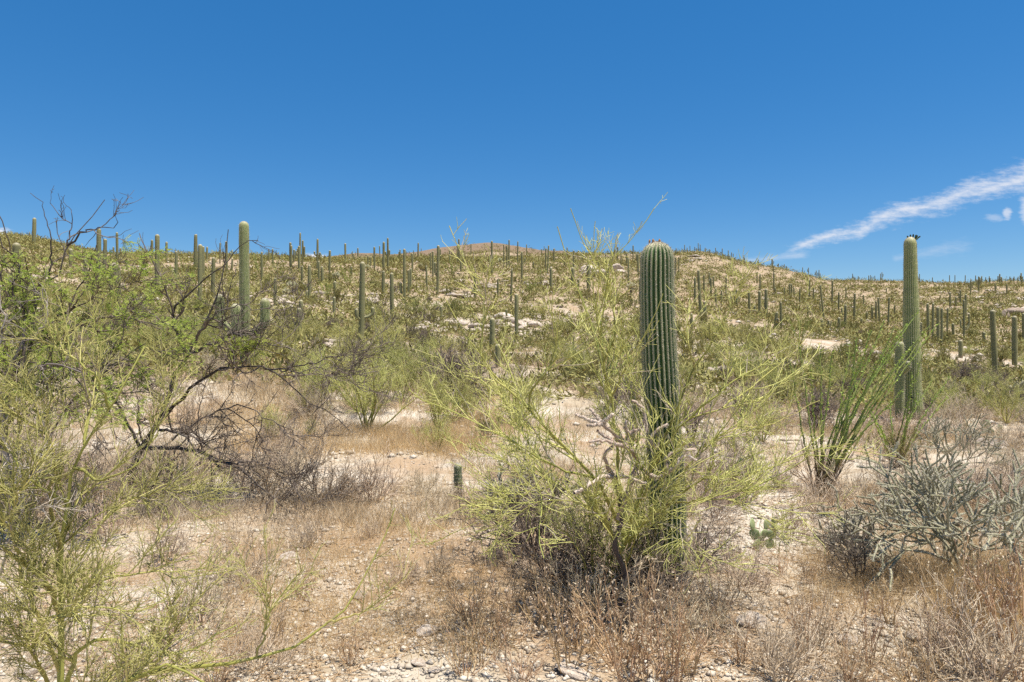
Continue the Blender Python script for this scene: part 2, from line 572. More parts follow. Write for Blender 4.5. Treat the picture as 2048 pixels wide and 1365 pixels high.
def saguaro_material(name, valley, ridge, wool, band=0.35):
    m = bpy.data.materials.new(name)
    m.use_nodes = True
    nt = m.node_tree
    nt.nodes.clear()
    at = node(nt, 'ShaderNodeAttribute', attribute_name='tint')   # 0 valley .. 1 ridge, 2 woolly tip
    tc = node(nt, 'ShaderNodeTexCoord')
    mp = node(nt, 'ShaderNodeMapping')
    mp.inputs['Scale'].default_value = (0.4, 0.4, 5.0)
    nt.links.new(tc.outputs['Object'], mp.inputs[0])
    nz = node(nt, 'ShaderNodeTexNoise')
    nz.inputs['Scale'].default_value = 1.0
    nz.inputs['Detail'].default_value = 4
    nt.links.new(mp.outputs[0], nz.inputs['Vector'])
    n2 = node(nt, 'ShaderNodeTexNoise')
    n2.inputs['Scale'].default_value = 45
    nt.links.new(tc.outputs['Object'], n2.inputs['Vector'])
    f = mth(nt, 'MULTIPLY', smooth(nt, at.outputs['Fac'], 0.2, 1.0), mth(nt, 'ADD', 0.55, mth(nt, 'MULTIPLY', n2.outputs[0], 0.8)), clamp=True)
    mx = node(nt, 'ShaderNodeMix', data_type='RGBA')
    mx.inputs[6].default_value = (*valley, 1)
    mx.inputs[7].default_value = (*ridge, 1)
    nt.links.new(f, mx.inputs['Factor'])
    mw = node(nt, 'ShaderNodeMix', data_type='RGBA')
    nt.links.new(smooth(nt, at.outputs['Fac'], 1.05, 2.0), mw.inputs['Factor'])
    nt.links.new(mx.outputs[2], mw.inputs[6])
    mw.inputs[7].default_value = (*wool, 1)
    n3 = node(nt, 'ShaderNodeTexNoise')
    n3.inputs['Scale'].default_value = 7
    n3.inputs['Detail'].default_value = 5
    nt.links.new(tc.outputs['Object'], n3.inputs['Vector'])
    spz = node(nt, 'ShaderNodeSeparateXYZ')
    nt.links.new(tc.outputs['Object'], spz.inputs[0])
    foot = mth(nt, 'SUBTRACT', 1.0, smooth(nt, mth(nt, 'ADD', spz.outputs[2], mth(nt, 'MULTIPLY', mth(nt, 'SUBTRACT', n3.outputs[0], 0.5), 0.8)), 0.12, 0.42))
    cork = mth(nt, 'MAXIMUM', mth(nt, 'MULTIPLY', foot, 0.8), mth(nt, 'MULTIPLY', smooth(nt, n3.outputs[0], 0.66, 0.72), 0.75))
    mk = node(nt, 'ShaderNodeMix', data_type='RGBA')
    nt.links.new(cork, mk.inputs['Factor'])
    nt.links.new(mw.outputs[2], mk.inputs[6])
    mk.inputs[7].default_value = (0.21, 0.155, 0.095, 1)
    mw = mk
    h = node(nt, 'ShaderNodeHueSaturation')
    oi = node(nt, 'ShaderNodeObjectInfo')
    v = mth(nt, 'ADD', mth(nt, 'MULTIPLY', mth(nt, 'SUBTRACT', nz.outputs[0], 0.5), band * 2), mth(nt, 'ADD', 0.88, mth(nt, 'MULTIPLY', oi.outputs['Random'], 0.24)))
    nt.links.new(v, h.inputs['Value'])
    nt.links.new(mw.outputs[2], h.inputs['Color'])
    b = node(nt, 'ShaderNodeBsdfPrincipled')
    nt.links.new(h.outputs[0], b.inputs['Base Color'])
    b.inputs['Roughness'].default_value = 0.6
    b.inputs['Specular IOR Level'].default_value = 0.3
    out = node(nt, 'ShaderNodeOutputMaterial')
    nt.links.new(b.outputs[0], out.inputs[0])
    return m


M['sag_hero'] = saguaro_material('saguaro_skin_deep_green', (0.056, 0.122, 0.034), (0.44, 0.42, 0.26), (0.42, 0.38, 0.29), 0.15)
M['sag_big'] = saguaro_material('saguaro_skin', (0.15, 0.195, 0.06), (0.40, 0.395, 0.20), (0.45, 0.41, 0.32), 0.4)
M['sag_far'] = saguaro_material('saguaro_skin_slope', (0.145, 0.155, 0.058), (0.35, 0.315, 0.175), (0.42, 0.37, 0.28), 0.35)
M['spine'] = plain('saguaro_spine', (0.36, 0.31, 0.24), (0.62, 0.56, 0.47), 0.8, vary=0)
M['bud'] = plain('saguaro_bud', (0.03, 0.04, 0.015), (0.10, 0.14, 0.03), 0.6, vary=0)
M['scar'] = plain('woodpecker_hole', (0.006, 0.005, 0.004), (0.01, 0.008, 0.006), 1.0, vary=0)
M['bud_red'] = plain('dry_flower', (0.28, 0.13, 0.05), (0.42, 0.24, 0.10), 0.8, vary=0)


def rock_material():
    m = bpy.data.materials.new('pale_rock')
    m.use_nodes = True
    nt = m.node_tree
    nt.nodes.clear()
    tc = node(nt, 'ShaderNodeTexCoord')
    oi = node(nt, 'ShaderNodeObjectInfo')
    nz = node(nt, 'ShaderNodeTexNoise')
    nz.inputs['Scale'].default_value = 3.5
    nz.inputs['Detail'].default_value = 8
    nz.inputs['Roughness'].default_value = 0.65
    nt.links.new(tc.outputs['Object'], nz.inputs['Vector'])
    r = node(nt, 'ShaderNodeValToRGB')
    e = r.color_ramp.elements
    e[0].position, e[0].color = 0.28, (0.18, 0.13, 0.095, 1)
    e[1].position, e[1].color = 0.62, (0.58, 0.505, 0.42, 1)
    k = e.new(0.45)
    k.color = (0.42, 0.34, 0.265, 1)
    nt.links.new(nz.outputs[0], r.inputs[0])
    h = node(nt, 'ShaderNodeHueSaturation')
    nt.links.new(mth(nt, 'ADD', 0.75, mth(nt, 'MULTIPLY', oi.outputs['Random'], 0.4)), h.inputs['Value'])
    nt.links.new(r.outputs[0], h.inputs['Color'])
    b = node(nt, 'ShaderNodeBsdfPrincipled')
    nt.links.new(h.outputs[0], b.inputs['Base Color'])
    b.inputs['Roughness'].default_value = 0.9
    b.inputs['Specular IOR Level'].default_value = 0.15
    bp = node(nt, 'ShaderNodeBump')
    bp.inputs['Strength'].default_value = 0.6
    bp.inputs['Distance'].default_value = 0.05
    n2 = node(nt, 'ShaderNodeTexNoise')
    n2.inputs['Scale'].default_value = 14
    n2.inputs['Detail'].default_value = 6
    nt.links.new(tc.outputs['Object'], n2.inputs['Vector'])
    nt.links.new(n2.outputs[0], bp.inputs['Height'])
    nt.links.new(bp.outputs[0], b.inputs['Normal'])
    out = node(nt, 'ShaderNodeOutputMaterial')
    nt.links.new(b.outputs[0], out.inputs[0])
    return m


M['rock'] = rock_material()
M['pebble'] = plain('gravel_stone', (0.30, 0.235, 0.165), (0.64, 0.57, 0.47), 0.9, vary=0)


def ground_material():
    m = bpy.data.materials.new('desert_soil')
    m.use_nodes = True
    nt = m.node_tree
    nt.nodes.clear()
    tc = node(nt, 'ShaderNodeTexCoord')

    def nz(scale, detail=6, rough=0.6, off=0.0):
        mp = node(nt, 'ShaderNodeMapping')
        mp.inputs['Location'].default_value = (off, off * 0.7, 0)
        nt.links.new(tc.outputs['Object'], mp.inputs[0])
        n = node(nt, 'ShaderNodeTexNoise')
        n.inputs['Scale'].default_value = scale
        n.inputs['Detail'].default_value = detail
        n.inputs['Roughness'].default_value = rough
        nt.links.new(mp.outputs[0], n.inputs['Vector'])
        return n.outputs[0]

    def mix(f, a, b):
        x = node(nt, 'ShaderNodeMix', data_type='RGBA')
        if isinstance(f, float):
            x.inputs['Factor'].default_value = f
        else:
            nt.links.new(f, x.inputs['Factor'])
        for s, val in ((6, a), (7, b)):
            if isinstance(val, tuple):
                x.inputs[s].default_value = (*val, 1)
            else:
                nt.links.new(val, x.inputs[s])
        return x.outputs[2]

    base = mix(smooth(nt, nz(0.9, 7, 0.6), 0.38, 0.62), (0.415, 0.335, 0.23), (0.54, 0.475, 0.375))
    base = mix(smooth(nt, nz(0.35, 6, 0.6, 9.0), 0.46, 0.62), base, (0.40, 0.285, 0.18))
    base = mix(smooth(nt, nz(0.42, 5, 0.6, 31.0), 0.50, 0.60), base, (0.58, 0.515, 0.42))
    sp_ = node(nt, 'ShaderNodeSeparateXYZ')
    nt.links.new(tc.outputs['Object'], sp_.inputs[0])
    base = mix(mth(nt, 'MULTIPLY', smooth(nt, sp_.outputs[1], 30, 110), 0.85), base, (0.345, 0.25, 0.155))      # browner soil up the slope
    base = mix(mth(nt, 'MULTIPLY', smooth(nt, sp_.outputs[1], 320, 430), 0.95), base, (0.18, 0.122, 0.077))   # the brown stony summit
    base = mix(smooth(nt, nz(2.6, 8, 0.7, 4.0), 0.54, 0.68), base, (0.33, 0.25, 0.17))
    base = mix(smooth(nt, nz(14.0, 6, 0.7, 2.0), 0.56, 0.70), base, (0.52, 0.45, 0.37))
    base = mix(smooth(nt, nz(38.0, 3, 0.6, 5.0), 0.56, 0.70), base, (0.25, 0.18, 0.12))
    b = node(nt, 'ShaderNodeBsdfPrincipled')
    nt.links.new(base, b.inputs['Base Color'])
    b.inputs['Roughness'].default_value = 0.95
    b.inputs['Specular IOR Level'].default_value = 0.1
    bp = node(nt, 'ShaderNodeBump')
    bp.inputs['Strength'].default_value = 0.8
    bp.inputs['Distance'].default_value = 0.03
    nt.links.new(mth(nt, 'ADD', nz(22, 6, 0.7), mth(nt, 'MULTIPLY', nz(5, 5, 0.6), 1.5)), bp.inputs['Height'])
    nt.links.new(bp.outputs[0], b.inputs['Normal'])
    out = node(nt, 'ShaderNodeOutputMaterial')
    nt.links.new(b.outputs[0], out.inputs[0])
    return m


M['ground'] = ground_material()

# ------------------------------------------------------------------ the ground: one polar sheet round the camera
fr = np.radians(np.linspace(-46, 46, 321))
bk = np.radians(np.linspace(46, 314, 70))[1:-1]
ANG = np.concatenate([fr, bk])
RAD = np.concatenate([[0.3], np.exp(np.linspace(math.log(1.2), math.log(1700), 270))])
aa, rr = np.meshgrid(ANG, RAD)
gxx, gyy = np.sin(aa) * rr, np.cos(aa) * rr
gzz = ground_z(gxx, gyy)
nA, nR = len(ANG), len(RAD)
ii = np.arange(nA)[None, :]
jj = np.arange(nR - 1)[:, None]
q0 = jj * nA + ii
q1 = jj * nA + (ii + 1) % nA
GQ = np.stack([q0, q0 + nA, q1 + nA, q1], -1).reshape(-1, 4)
g = Geo()
g.add(np.stack([gxx, gyy, gzz], -1).reshape(-1, 3), Q=GQ)
g.add(np.array([[0, 0, gz1(0, 0)]]), T=None)
cen = nA * nR
g.t.append(np.stack([np.full(nA, cen), np.arange(nA), (np.arange(nA) + 1) % nA], -1))
tag(link('desert_hillside_ground', g.mesh('ground', M['ground'], True)), kind='structure')

# ------------------------------------------------------------------ saguaros


def saguaro_stem(path, rad, ribs, depth=0.16, per=2, tip_wool=0.25, nrings=14, rng=RNG, wob=0.03, g=None):
    """ribbed column along a path (list of 3-D points) ending in a dome; rad = list of radii along it"""
    p = smooth_path(path, max(nrings, 4))
    L = np.r_[0, np.cumsum(np.linalg.norm(np.diff(p, axis=0), axis=1))]
    rr_ = np.interp(np.linspace(0, 1, len(p)), np.linspace(0, 1, len(rad)), rad)
    rr_ = rr_ * (1 + wob * (rng.random(len(p)) - 0.5) * 2)
    rt = rr_[-1]
    cut = L[-1] - rt * 1.05
    s = np.concatenate([np.linspace(0, cut, nrings), cut + rt * 1.05 * np.sin(np.linspace(0.25, 0.985, 6) * PI / 2)])
    cap = np.concatenate([np.ones(nrings), np.cos(np.linspace(0.25, 0.985, 6) * PI / 2)])
    c = np.stack([np.interp(s, L, p[:, k]) for k in range(3)], 1)
    R = np.interp(s, L, rr_) * cap
    T = norm(np.gradient(c, axis=0))
    ref = np.array([0.02, -1.0, 0.03])
    A = norm(np.cross(T, ref))
    B = np.cross(T, A)
    K = ribs * per
    th = np.arange(K) * 2 * PI / K + 0.13
    ph = (np.arange(K) % per) / per
    ridge = np.abs(np.cos(ph * PI)) if per > 2 else np.where(np.arange(K) % 2 == 0, 1.0, 0.0)
    sh = (1 - depth) + depth * ridge
    if per > 2:
        ridge = ridge ** 2.6
    V = c[:, None, :] + (R[:, None] * sh[None, :])[..., None] * (np.cos(th)[None, :, None] * A[:, None, :] + np.sin(th)[None, :, None] * B[:, None, :])
    n = len(c)
    base = (np.arange(n - 1) * K)[:, None]
    i = np.arange(K)[None, :]
    j = (i + 1) % K
    Q = np.stack([base + i, base + j, base + K + j, base + K + i], -1).reshape(-1, 4)
    tint = np.broadcast_to(ridge[None, :], (n, K)).copy()
    w = np.clip((s - (L[-1] - tip_wool * rt * 4)) / (tip_wool * rt * 4), 0, 1)
    tint = tint + (w ** 1.5)[:, None] * (1.6 - 0.2 * ridge)[None, :]
    if g is None:
        g = Geo()
    Tt = np.stack([np.full(K, n * K), (n - 1) * K + (np.arange(K) + 1) % K, (n - 1) * K + np.arange(K)], -1)[:, ::-1]
    g.add(np.vstack([V.reshape(-1, 3), c[-1:] + T[-1:] * rt * 0.02]), Q=Q, T=Tt, tint=np.r_[tint.ravel(), 2.0])
    ridge_pts = V[:, ridge > 0.995]        # (n, ribs, 3)
    return g, ridge_pts, c, R


def spines_on(ridge_pts, centers, spacing, per, length, width, rng=RNG, tipdense=1.0):
    g_ = Geo()
    n, nr, _ = ridge_pts.shape
    pos, out = [], []
    for r_ in range(nr):
        q = ridge_pts[:, r_]
        L = np.r_[0, np.cumsum(np.linalg.norm(np.diff(q, axis=0), axis=1))]
        s = np.arange(0, L[-1], spacing)
        pp = np.stack([np.interp(s, L, q[:, k]) for k in range(3)], 1)
        cc = np.stack([np.interp(s, L, centers[:, k]) for k in range(3)], 1)
        pos.append(pp)
        out.append(norm(pp - cc))
    pos, out = np.vstack(pos), np.vstack(out)
    idx = np.repeat(np.arange(len(pos)), per)
    d = norm(out[idx] + rng.normal(size=(len(idx), 3)) * 0.75 + np.array([0, 0, -0.05]))
    ln = length * (0.5 + rng.random(len(idx)))
    blades(g_, pos[idx] - out[idx] * 0.002, d, ln, width, rng)
    return g_


def saguaro(u, vt, vb, w, arms=(), lean=0.0, label='', name='saguaro', group=None, mat='sag_far', D=None, ribs=None, hero=False, taper=0.85):
    if D is None:
        D = hit(u, vb)
        if D is None:
            D = crest(u)[0] * 0.97
    x = (u - CU) / F * D
    zg = gz1(x, D) - 0.06
    H = (CV - vt) / F * D + EYE - zg
    r = w * 0.5 / F * D
    if H > 8.5:
        r = r
    big = w > 9
    rng = np.random.default_rng(int(u * 7 + vt))
    nr_ = ribs or (20 if big else 12)
    lx = lean / F * D + rng.normal() * 0.014 * H * (0 if hero else 1)
    path = [(0, 0, 0), (lx * 0.35, 0, H * 0.35), (lx * 0.75, 0, H * 0.7), (lx, 0, H)]
    rad = [r * taper, r * 0.95, r * 1.03, r * 1.0, r * 0.97, r * 0.92]
    g_, rp, c, R = saguaro_stem(path, rad, nr_, 0.17 if big else 0.22, 2, nrings=18 if big else 8, rng=rng, tip_wool=0.3, wob=0.055)
    mt = M[mat]
    root_z = zg
    if not arms:
        me = g_.mesh('saguaro', mt)
        o = link(name, me, loc=(x, D, root_z))
        tag(o, label, 'cactus', group)
    else:
        o = link(name, None, loc=(x, D, root_z))
        o.empty_display_size = 0.2
        tag(o, label, 'cactus', group)
        link('trunk', g_.mesh('saguaro_trunk', mt), o)
        for a in arms:       # (du px, v start, v elbow, v tip, r factor, dy)
            du, vs, ve, vtip, rf, dy = a
            zs = (CV - vs) / F * D + EYE - root_z
            ze = (CV - ve) / F * D + EYE - root_z
            zt = (CV - vtip) / F * D + EYE - root_z
            dx = du / F * D
            ar = r * rf
            ap = [(0, 0, zs), (dx * 0.55, dy * 0.55, zs + (ze - zs) * 0.2), (dx * 0.95, dy * 0.95, ze), (dx, dy, ze + (zt - ze) * 0.5), (dx, dy, zt)]
            ga, rpa, ca, Ra = saguaro_stem(ap, [ar * 0.75, ar * 0.95, ar, ar], max(nr_ - 4, 10), 0.2, 2, nrings=12, rng=rng, tip_wool=0.3)
            ao = link('arm', ga.mesh('saguaro_arm', mt), o)
            if hero:
                link('spines', spines_on(rpa, ca, 0.06, 5, 0.04, 0.004, rng).mesh('spines', M['spine']), ao)['kind'] = 'stuff'
    if hero:
        sp = link('spines', spines_on(rp, c, 0.055, 3, 0.042, 0.004, rng).mesh('spines', M['spine']), o)
        sp['kind'] = 'stuff'
    return o, x, D, zg, H, r


# --- the thick saguaro in front
D0 = 6.15
xh = (1335 - CU) / F * D0
zh = gz1(xh, D0) - 0.05
Hh = (CV - 484) / F * D0 + EYE - zh
hr = 0.160
lx = (1314 - 1335) / F * D0
hero = link('saguaro', None, loc=(xh, D0, zh))
tag(hero, 'thick dark green ribbed saguaro standing in the palo verde, nearest of all', 'cactus')
gt, rp, cc_, RR_ = saguaro_stem([(0, 0, 0), (0.0, 0, Hh * 0.25), (lx * 0.55, 0, Hh * 0.55), (lx * 0.95, 0, Hh * 0.8), (lx, 0, Hh)],
                                [hr * 0.86, hr * 1.0, hr * 1.04, hr * 1.0, hr * 0.97, hr * 0.99, hr * 0.98, hr * 0.95, hr * 0.92], 22, 0.21, 6, nrings=46, wob=0.012, tip_wool=0.16)
link('trunk', gt.mesh('saguaro_trunk', M['sag_hero'], True), hero)
gs = spines_on(rp, cc_, 0.021, 5, 0.021, 0.0022)
# small pale areole pads along the ridges
n_, nr2, _ = rp.shape
ap_, ad_ = [], []
for k in range(nr2):
    q = rp[:, k]
    L = np.r_[0, np.cumsum(np.linalg.norm(np.diff(q, axis=0), axis=1))]
    s = np.arange(0.0, L[-1], 0.021)
    pp = np.stack([np.interp(s, L, q[:, j]) for j in range(3)], 1)
    c3 = np.stack([np.interp(s, L, cc_[:, j]) for j in range(3)], 1)
    ap_.append(pp)
    ad_.append(norm(pp - c3))
ap_, ad_ = np.vstack(ap_), np.vstack(ad_)
for k in range(3):
    blades(gs, ap_ - ad_ * 0.002 + RNG.normal(size=ap_.shape) * 0.001, norm(ad_ * 0.35 + RNG.normal(size=ap_.shape)), 0.010, 0.008)
so = link('spines', gs.mesh('spines', M['spine']), hero)
so['kind'] = 'stuff'
for k in range(5):
    a_ = k * 1.25 + 0.4
    gb = Geo()
    V, Q = tubes(np.array([[(0, 0, 0), (0.002, 0, 0.012), (0.004, 0, 0.026), (0.005, 0, 0.034)]]), np.array([[0.004, 0.009, 0.008, 0.002]]), 7)
    gb.add(V, Q=Q)
    ob = link('dry_flower', gb.mesh('dry_flower', M['bud_red'], True), hero, loc=(lx + 0.05 * math.cos(a_) - 0.02, 0.04 * math.sin(a_), Hh - 0.012))

# --- the tall one at right with black buds on its crown, and its small companion
o, bx_, bD, bz, bH, br = saguaro(1826, 474, 838, 30, label='tall pale green saguaro with dark buds on its crown, behind the ocotillo at right', mat='sag_big', lean=-6, hero=True, taper=1.12, ribs=22)
# taper the column: wide foot, slimmer crown
tm = o.data
for v_ in tm.vertices:
    f_ = max(0.0, min(1.0, v_.co.z / bH))
    k_ = 1.16 - 0.36 * f_
    cxx = -6 / F * bD * f_
    v_.co.x = cxx + (v_.co.x - cxx) * k_
    v_.co.y *= k_
sp_ = [c for c in o.children if c.name.startswith('spines')][0].data
for v_ in sp_.vertices:
    f_ = max(0.0, min(1.0, v_.co.z / bH))
    k_ = 1.16 - 0.36 * f_
    cxx = -6 / F * bD * f_
    v_.co.x = cxx + (v_.co.x - cxx) * k_
    v_.co.y *= k_
for k in range(11):
    a_ = -1.2 + 0.33 * k
    tl = 0.35 + 0.55 * RNG.random()
    gb = Geo()
    d_ = np.array([math.cos(a_) * tl, -math.sin(a_ + 1.2) * 0.5 * tl, 0.9])
    d_ /= np.linalg.norm(d_)
    ln = 0.09 + 0.05 * RNG.random()
    V, Q = tubes(np.array([[d_ * 0, d_ * ln * 0.5, d_ * ln * 0.8, d_ * ln]]), np.array([[0.012, 0.014, 0.022, 0.008]]), 6)
    gb.add(V, Q=Q, tint=np.repeat([0.9, 0.7, 0.0, 0.0], 6))
    link('flower_bud', gb.mesh('flower_bud', M['bud'], True), o, loc=(-6 / F * bD + 0.10 * math.cos(a_) + 0.03, -0.08 * math.sin(a_ + 1.2), bH - 0.06 - 0.03 * abs(math.cos(a_))))
gb = Geo()
V, Q = tubes(np.array([[(0, 0.03, 0), (0, 0.0, 0), (0, -0.012, 0)]]), np.array([[0.02, 0.028, 0.012]]), 8)
gb.add(V, Q=Q)
link('woodpecker_hole', gb.mesh('woodpecker_hole', M['scar'], True), o, loc=(-0.16, -br * 1.08, 0.62))
saguaro(1799, 683, 822, 17, label='short saguaro with a curled arm pressed against the tall budded saguaro', mat='sag_big', D=bD - 0.35,
        arms=[(9, 745, 735, 722, 0.6, -0.18)], hero=True)

# --- the three-armed one at left
saguaro(490, 443, 735, 19.5, label='tall saguaro with three low rounded arms, behind the bare mesquite branches', mat='sag_big', hero=True, taper=0.9,
        arms=[(-53, 668, 640, 588, 0.95, 0.1), (37, 668, 648, 596, 0.95, 0.15), (-3, 690, 668, 610, 0.95, -0.62)], ribs=22, lean=-2)

# --- small one in the grey scrub
saguaro(916, 926, 992, 17, label='knee-high young saguaro among grey scrub, left of the big palo verde', mat='sag_hero', D=9.6, hero=True)

